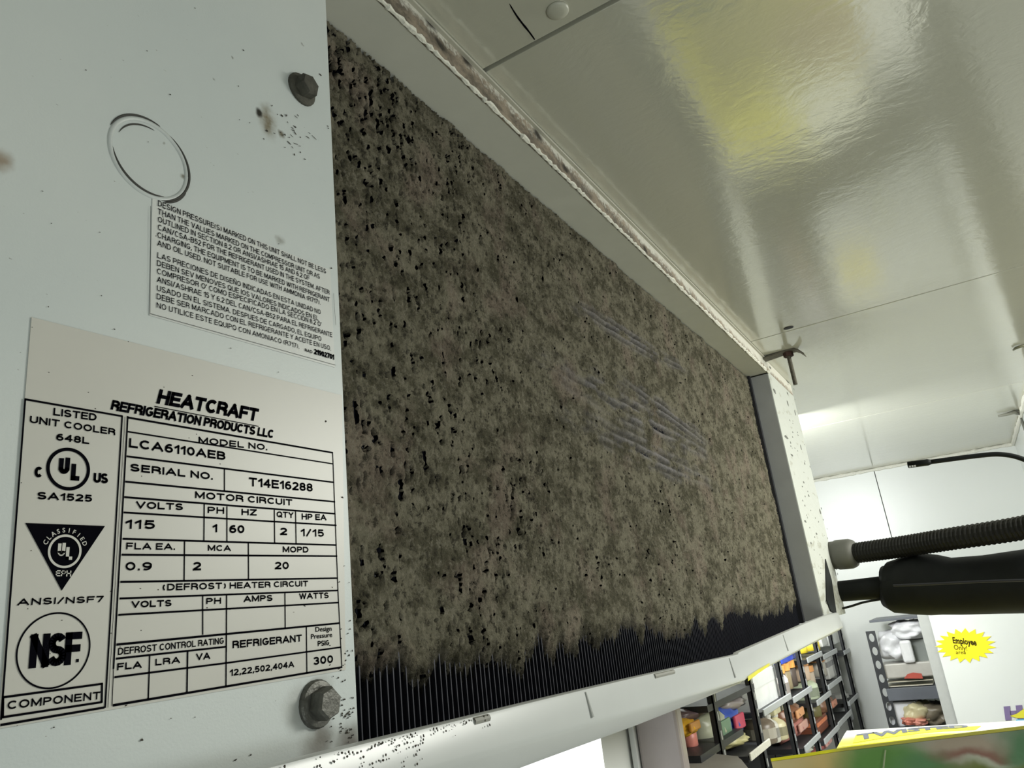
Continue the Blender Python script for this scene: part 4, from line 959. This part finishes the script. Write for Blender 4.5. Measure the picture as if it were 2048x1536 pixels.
quadbox([(1670, 1496), (1690, 1461), (2120, 1436), (2120, 1443)], ZA, .16, M_A, 'body', ctn)
# lettering on its top face
Wd = Ink(); co, f = text_mesh('TWISTED', .05)
a_, b_ = co[:, 0].min(), co[:, 0].max(); t_ = (co[:, 0] - a_) / (b_ - a_)
def topuv(t, q):   # t along the lid, q 0 near .. 1 far
    P = at(1716 + 222 * t, 1481.5 - 25 * t - 5 * math.sin(t * 3.1), 2, ZA); Q = at(1713 + 222 * t, 1470 - 19 * t - 3 * math.sin(t * 3.1), 2, ZA); return P + (Q - P) * q
V = [tuple(topuv(t, y / CAPH) + np.array([0, 0, .0015])) for t, y in zip(t_, co[:, 1])]
me = bpy.data.meshes.new('lettering'); me.from_pydata(V, [], f); linked('lettering', me, plain('slate_ink', (.13, .14, .17), .5), ctn)
yb = thing('yellow_band', (0, 0, 0), 'x', 'x'); bpy.data.objects.remove(yb)
bm = bmesh.new(); L1 = [tuple(at(1706 + 245 * t, 1486.5 - 26 * t - 5 * math.sin(t * 3.1), 2, ZA) + np.array([0, 0, .0004])) for t in np.linspace(0, 1, 12)]; L2 = [tuple(at(1712 + 250 * t, 1471 - 18 * t - 3 * math.sin(t * 3.1), 2, ZA) + np.array([0, 0, .0004])) for t in np.linspace(0, 1, 12)]
prism(bm, L1 + L2[::-1], (0, 0, .0005)); obj('yellow_band', bm, plain('yellow_print', (.85, .80, .03), .4, var=.03), ctn)

# stack of packs before it: its lid falls away from the camera, its front is printed
XN = 1.23
def fr(u, v): return at(u, v, 0, XN)
M_front = print_mat('green_brown_wrapper_print', (.40, .40, .33), [
    (fr(1620, 1520), .02, .075, (1, .7, 1.4), (.80, .62, .26)), (fr(1560, 1530), .02, .06, (1, 1, 1), (.82, .70, .36)), (fr(1770, 1528), .02, .07, (1, .8, 1.4), (.13, .30, .07)), (fr(1850, 1530), .01, .05, (1, .8, 1.4), (.10, .24, .10)),
    (fr(1955, 1505), .012, .045, (1, .55, 2.0), (.26, .13, .10)), (fr(1920, 1482), .012, .040, (1, .6, 2.4), (.42, .35, .27)), (fr(1980, 1522), .008, .030, (1, .45, 2.8), (.48, .50, .40)), (fr(2045, 1492), .01, .045, (1, 1, 1), (.10, .22, .11)), (fr(2030, 1540), .01, .05, (1, .4, 3), (.12, .16, .01))], .35)
def lid(u, v):          # mirror image of ceiling pixel u, v on the lid
    r0 = AX.T @ np.array([(u - 1024) / FPX, (v - 768) / FPX, 1.0]); c_ = CEIL - ZC
    # lid height falls linearly with X
    t = 1.5
    for _ in range(30):
        zz_ = -.205 - (r0[0] * t - XN) * .163; t = (2 * c_ - zz_) / r0[2]
    return (float(r0[0] * t), float(r0[1] * t), float(ZC + zz_))
Y_ = (.95, .90, .03)
M_top = print_mat('yellow_olive_lid_print', (.52, .48, .08), [
    (lid(1500, 60), .05, .16, (.8, 1, 0), (.46, .42, .12)), (lid(1650, 60), .06, .16, (.7, 1, 0), (.36, .28, .13)), (lid(1540, 290), .03, .10, (.6, 1, 0), (.30, .22, .12)),
    (lid(1335, 110), .040, .065, (.16, 1, 0), Y_), (lid(1445, 290), .040, .070, (.26, 1, 0), Y_), (lid(1620, 200), .03, .09, (.6, 1, 0), (.70, .72, .06)), (lid(1770, 380), .04, .08, (.5, 1, 0), (.85, .82, .08)), (lid(1610, 250), .03, .09, (.6, 1, 0), (.46, .40, .10)),
    (lid(1800, 50), .03, .06, (.6, 1, 0), (.80, .72, .70)), (lid(1700, 275), .02, .08, (.9, .8, 0), (.25, .20, .12))], .85)
bgp = thing('candy_pack', tuple(fr(1800, 1530)), 'green, brown and cream candy pack cut by the bottom edge before the lettered carton', 'pack')
near = [fr(1541, 1517), fr(1610, 1507), fr(1670, 1497.5), fr(1860, 1474), fr(2048, 1451.5), fr(2200, 1437)]
zl = lambda x: ZC - .205 - (x - XN) * .163
far = [(1.79, float(p[1]) * 1.02 if i > 1 else .335, float(p[2]) - (1.79 - XN) * .192) for i, p in enumerate(near)]
far = [(x, min(y, .335) if i < 2 else y, z) for i, (x, y, z) in enumerate(far)]
bm = bmesh.new(); A = [bm.verts.new(tuple(p)) for p in near]; B = [bm.verts.new((1.74, float(p[1]) * 1.0 + (.02 if i == 0 else 0), float(p[2]) - (1.74 - XN) * .192)) for i, p in enumerate(near)]
for i in range(len(A) - 1): bm.faces.new((A[i], A[i + 1], B[i + 1], B[i]))
r_ = bmesh.ops.extrude_face_region(bm, geom=list(bm.faces)); 
for v in [g_ for g_ in r_['geom'] if isinstance(g_, bmesh.types.BMVert)]: v.co.z -= .004
bmesh.ops.recalc_face_normals(bm, faces=bm.faces); obj('lid', bm, M_top, bgp)
bm = bmesh.new(); A = [bm.verts.new(tuple(p + np.array([.001, 0, -.0045]))) for p in near]; B = [bm.verts.new((XN + .02, float(p[1]), ZC - .40)) for p in near]; D_ = [bm.verts.new((1.73, float(p[1]), ZC - .40)) for p in near]; E2 = [bm.verts.new((1.73, float(p[1]), float(p[2]) - .105)) for p in near]
for i in range(len(A) - 1):
    bm.faces.new((A[i], A[i + 1], B[i + 1], B[i])); bm.faces.new((B[i], B[i + 1], D_[i + 1], D_[i])); bm.faces.new((D_[i], D_[i + 1], E2[i + 1], E2[i]))
for e in (0, -1): bm.faces.new((A[e], B[e], D_[e], E2[e]))
bmesh.ops.recalc_face_normals(bm, faces=bm.faces); obj('body', bm, M_front, bgp)
bm = bmesh.new(); p0, p1 = fr(1771, 1500), fr(1766, 1545); tube(bm, [tuple(p0 - [.001, 0, 0]), tuple(p1 - [.001, 0, 0])], .0011, 6); obj('seam', bm, plain('pale_seam', (.30, .36, .20), .5), bgp)
ZD = ZC - .31
stand = thing('display_stand', (1.6, .1, 0), 'low white display stand under the candy packs', 'stand')
obj('top_board', box((1.15, -.22, ZD - .18), (2.1, .42, ZD - .165), .003), M_white, stand)
for x, y in ((1.18, -.19), (2.07, -.19), (1.18, .39), (2.07, .39)): obj('leg', box((x - .02, y - .02, 0), (x + .02, y + .02, ZD - .18), .002), M_white, stand)

# wrapped column and ledge under the pan
M_wrap = plain('pinkish_grey_wrap', (.36, .32, .31), .35, var=.15, scale=9, bs=.4, bsc=20)
XQ = 1.34
A = at(1277, 1500, 0, XQ); B = at(1364, 1500, 0, XQ)
col_ = thing('wrapped_column', (XQ + .08, (A[1] + B[1]) / 2, 0), 'pinkish-grey film-wrapped stack standing under the drain pan', 'stack')
obj('body', box((XQ, B[1], 0), (XQ + .03, A[1], ZC - .125), .006), M_wrap, col_)
obj('corner_trim', box((XQ - .006, A[1] + .001, 0), (XQ + .03, A[1] + .012, ZC - .122), .002), plain('pale_trim', (.66, .68, .68), .4), col_)
lb = thing('cardboard_box', tuple(at(1500, 1530, 2, ZC - .30)), 'grey-brown cardboard box whose top runs below the red and white tube', 'box')
ZL = ZC - .262
P = [at(u, v, 2, ZL) for u, v in ((1345, 1494), (1400, 1503), (1480, 1512))] + [(1.21, .335, ZL), (1.15, .16, ZL)]
bm = bmesh.new(); prism(bm, [tuple(p) for p in P] + [(.95, .14, ZL), (.9, .36, ZL)], (0, 0, -.06)); bmesh.ops.bevel(bm, geom=list(bm.edges), offset=.004, segments=2, affect='EDGES')
obj('body', bm, plain('grey_brown_card', (.30, .28, .25), .6, var=.15, scale=14), lb)
tb = at(1380, 1494, 0, 1.52)
tt = thing('snack_tube', tuple(tb), 'red and white printed tube standing left of the orange-yellow bag', 'tube')
zb_ = tb[2]; hh_ = 60 * PXL(tb); rr_ = 15.5 * PXL(tb)
bm = bmesh.new(); tube(bm, [(tb[0], tb[1], zb_ + hh_ * q) for q in (0, .05, .5)], [rr_ * .85, rr_, rr_], 18); obj('lower_wrap', bm, plain('red_pink_print', (.72, .26, .22), .4, var=.3, scale=60), tt, True)
bm = bmesh.new(); tube(bm, [(tb[0], tb[1], zb_ + hh_ * q) for q in (.5, .9, 1)], [rr_, rr_ * .95, rr_ * .7], 18); obj('upper_wrap', bm, plain('white_green_print', (.68, .70, .60), .4, var=.3, scale=70), tt, True)
bm = bmesh.new(); tube(bm, [(tb[0], tb[1], zb_ + hh_ * q) for q in (1, 1.1)], [rr_ * .6, rr_ * .55], 18); obj('cap', bm, plain('pink_cap', (.80, .30, .36), .4), tt)
tag(obj('tube_crate', box((tb[0] - .05, tb[1] - .03, 0), (tb[0] + .10, tb[1] + .04, zb_ - .001), .003), M_wrap), 'dull crate under the red and white tube', 'crate')
# added glowing cabinet far left under the unit
lc = thing('glow_block', (1.2, .62, 0), 'added glowing white cabinet front glimpsed under the drain pan', 'block')
obj('body', box((.55, .60, 0), (1.38, .73, ZC - .14), .004), M_wall, lc)
mt, nt, b = newmat('glow_emission'); b.inputs['Base Color'].default_value = (.8, .8, .8, 1); b.inputs['Emission Color'].default_value = (.97, 1, 1, 1); b.inputs['Emission Strength'].default_value = 1.6  # emission added so this area turns pure white
obj('glow_face', box((.60, .594, ZC - 1.2), (1.22, .5995, ZC - .16), .002), mt, lc)
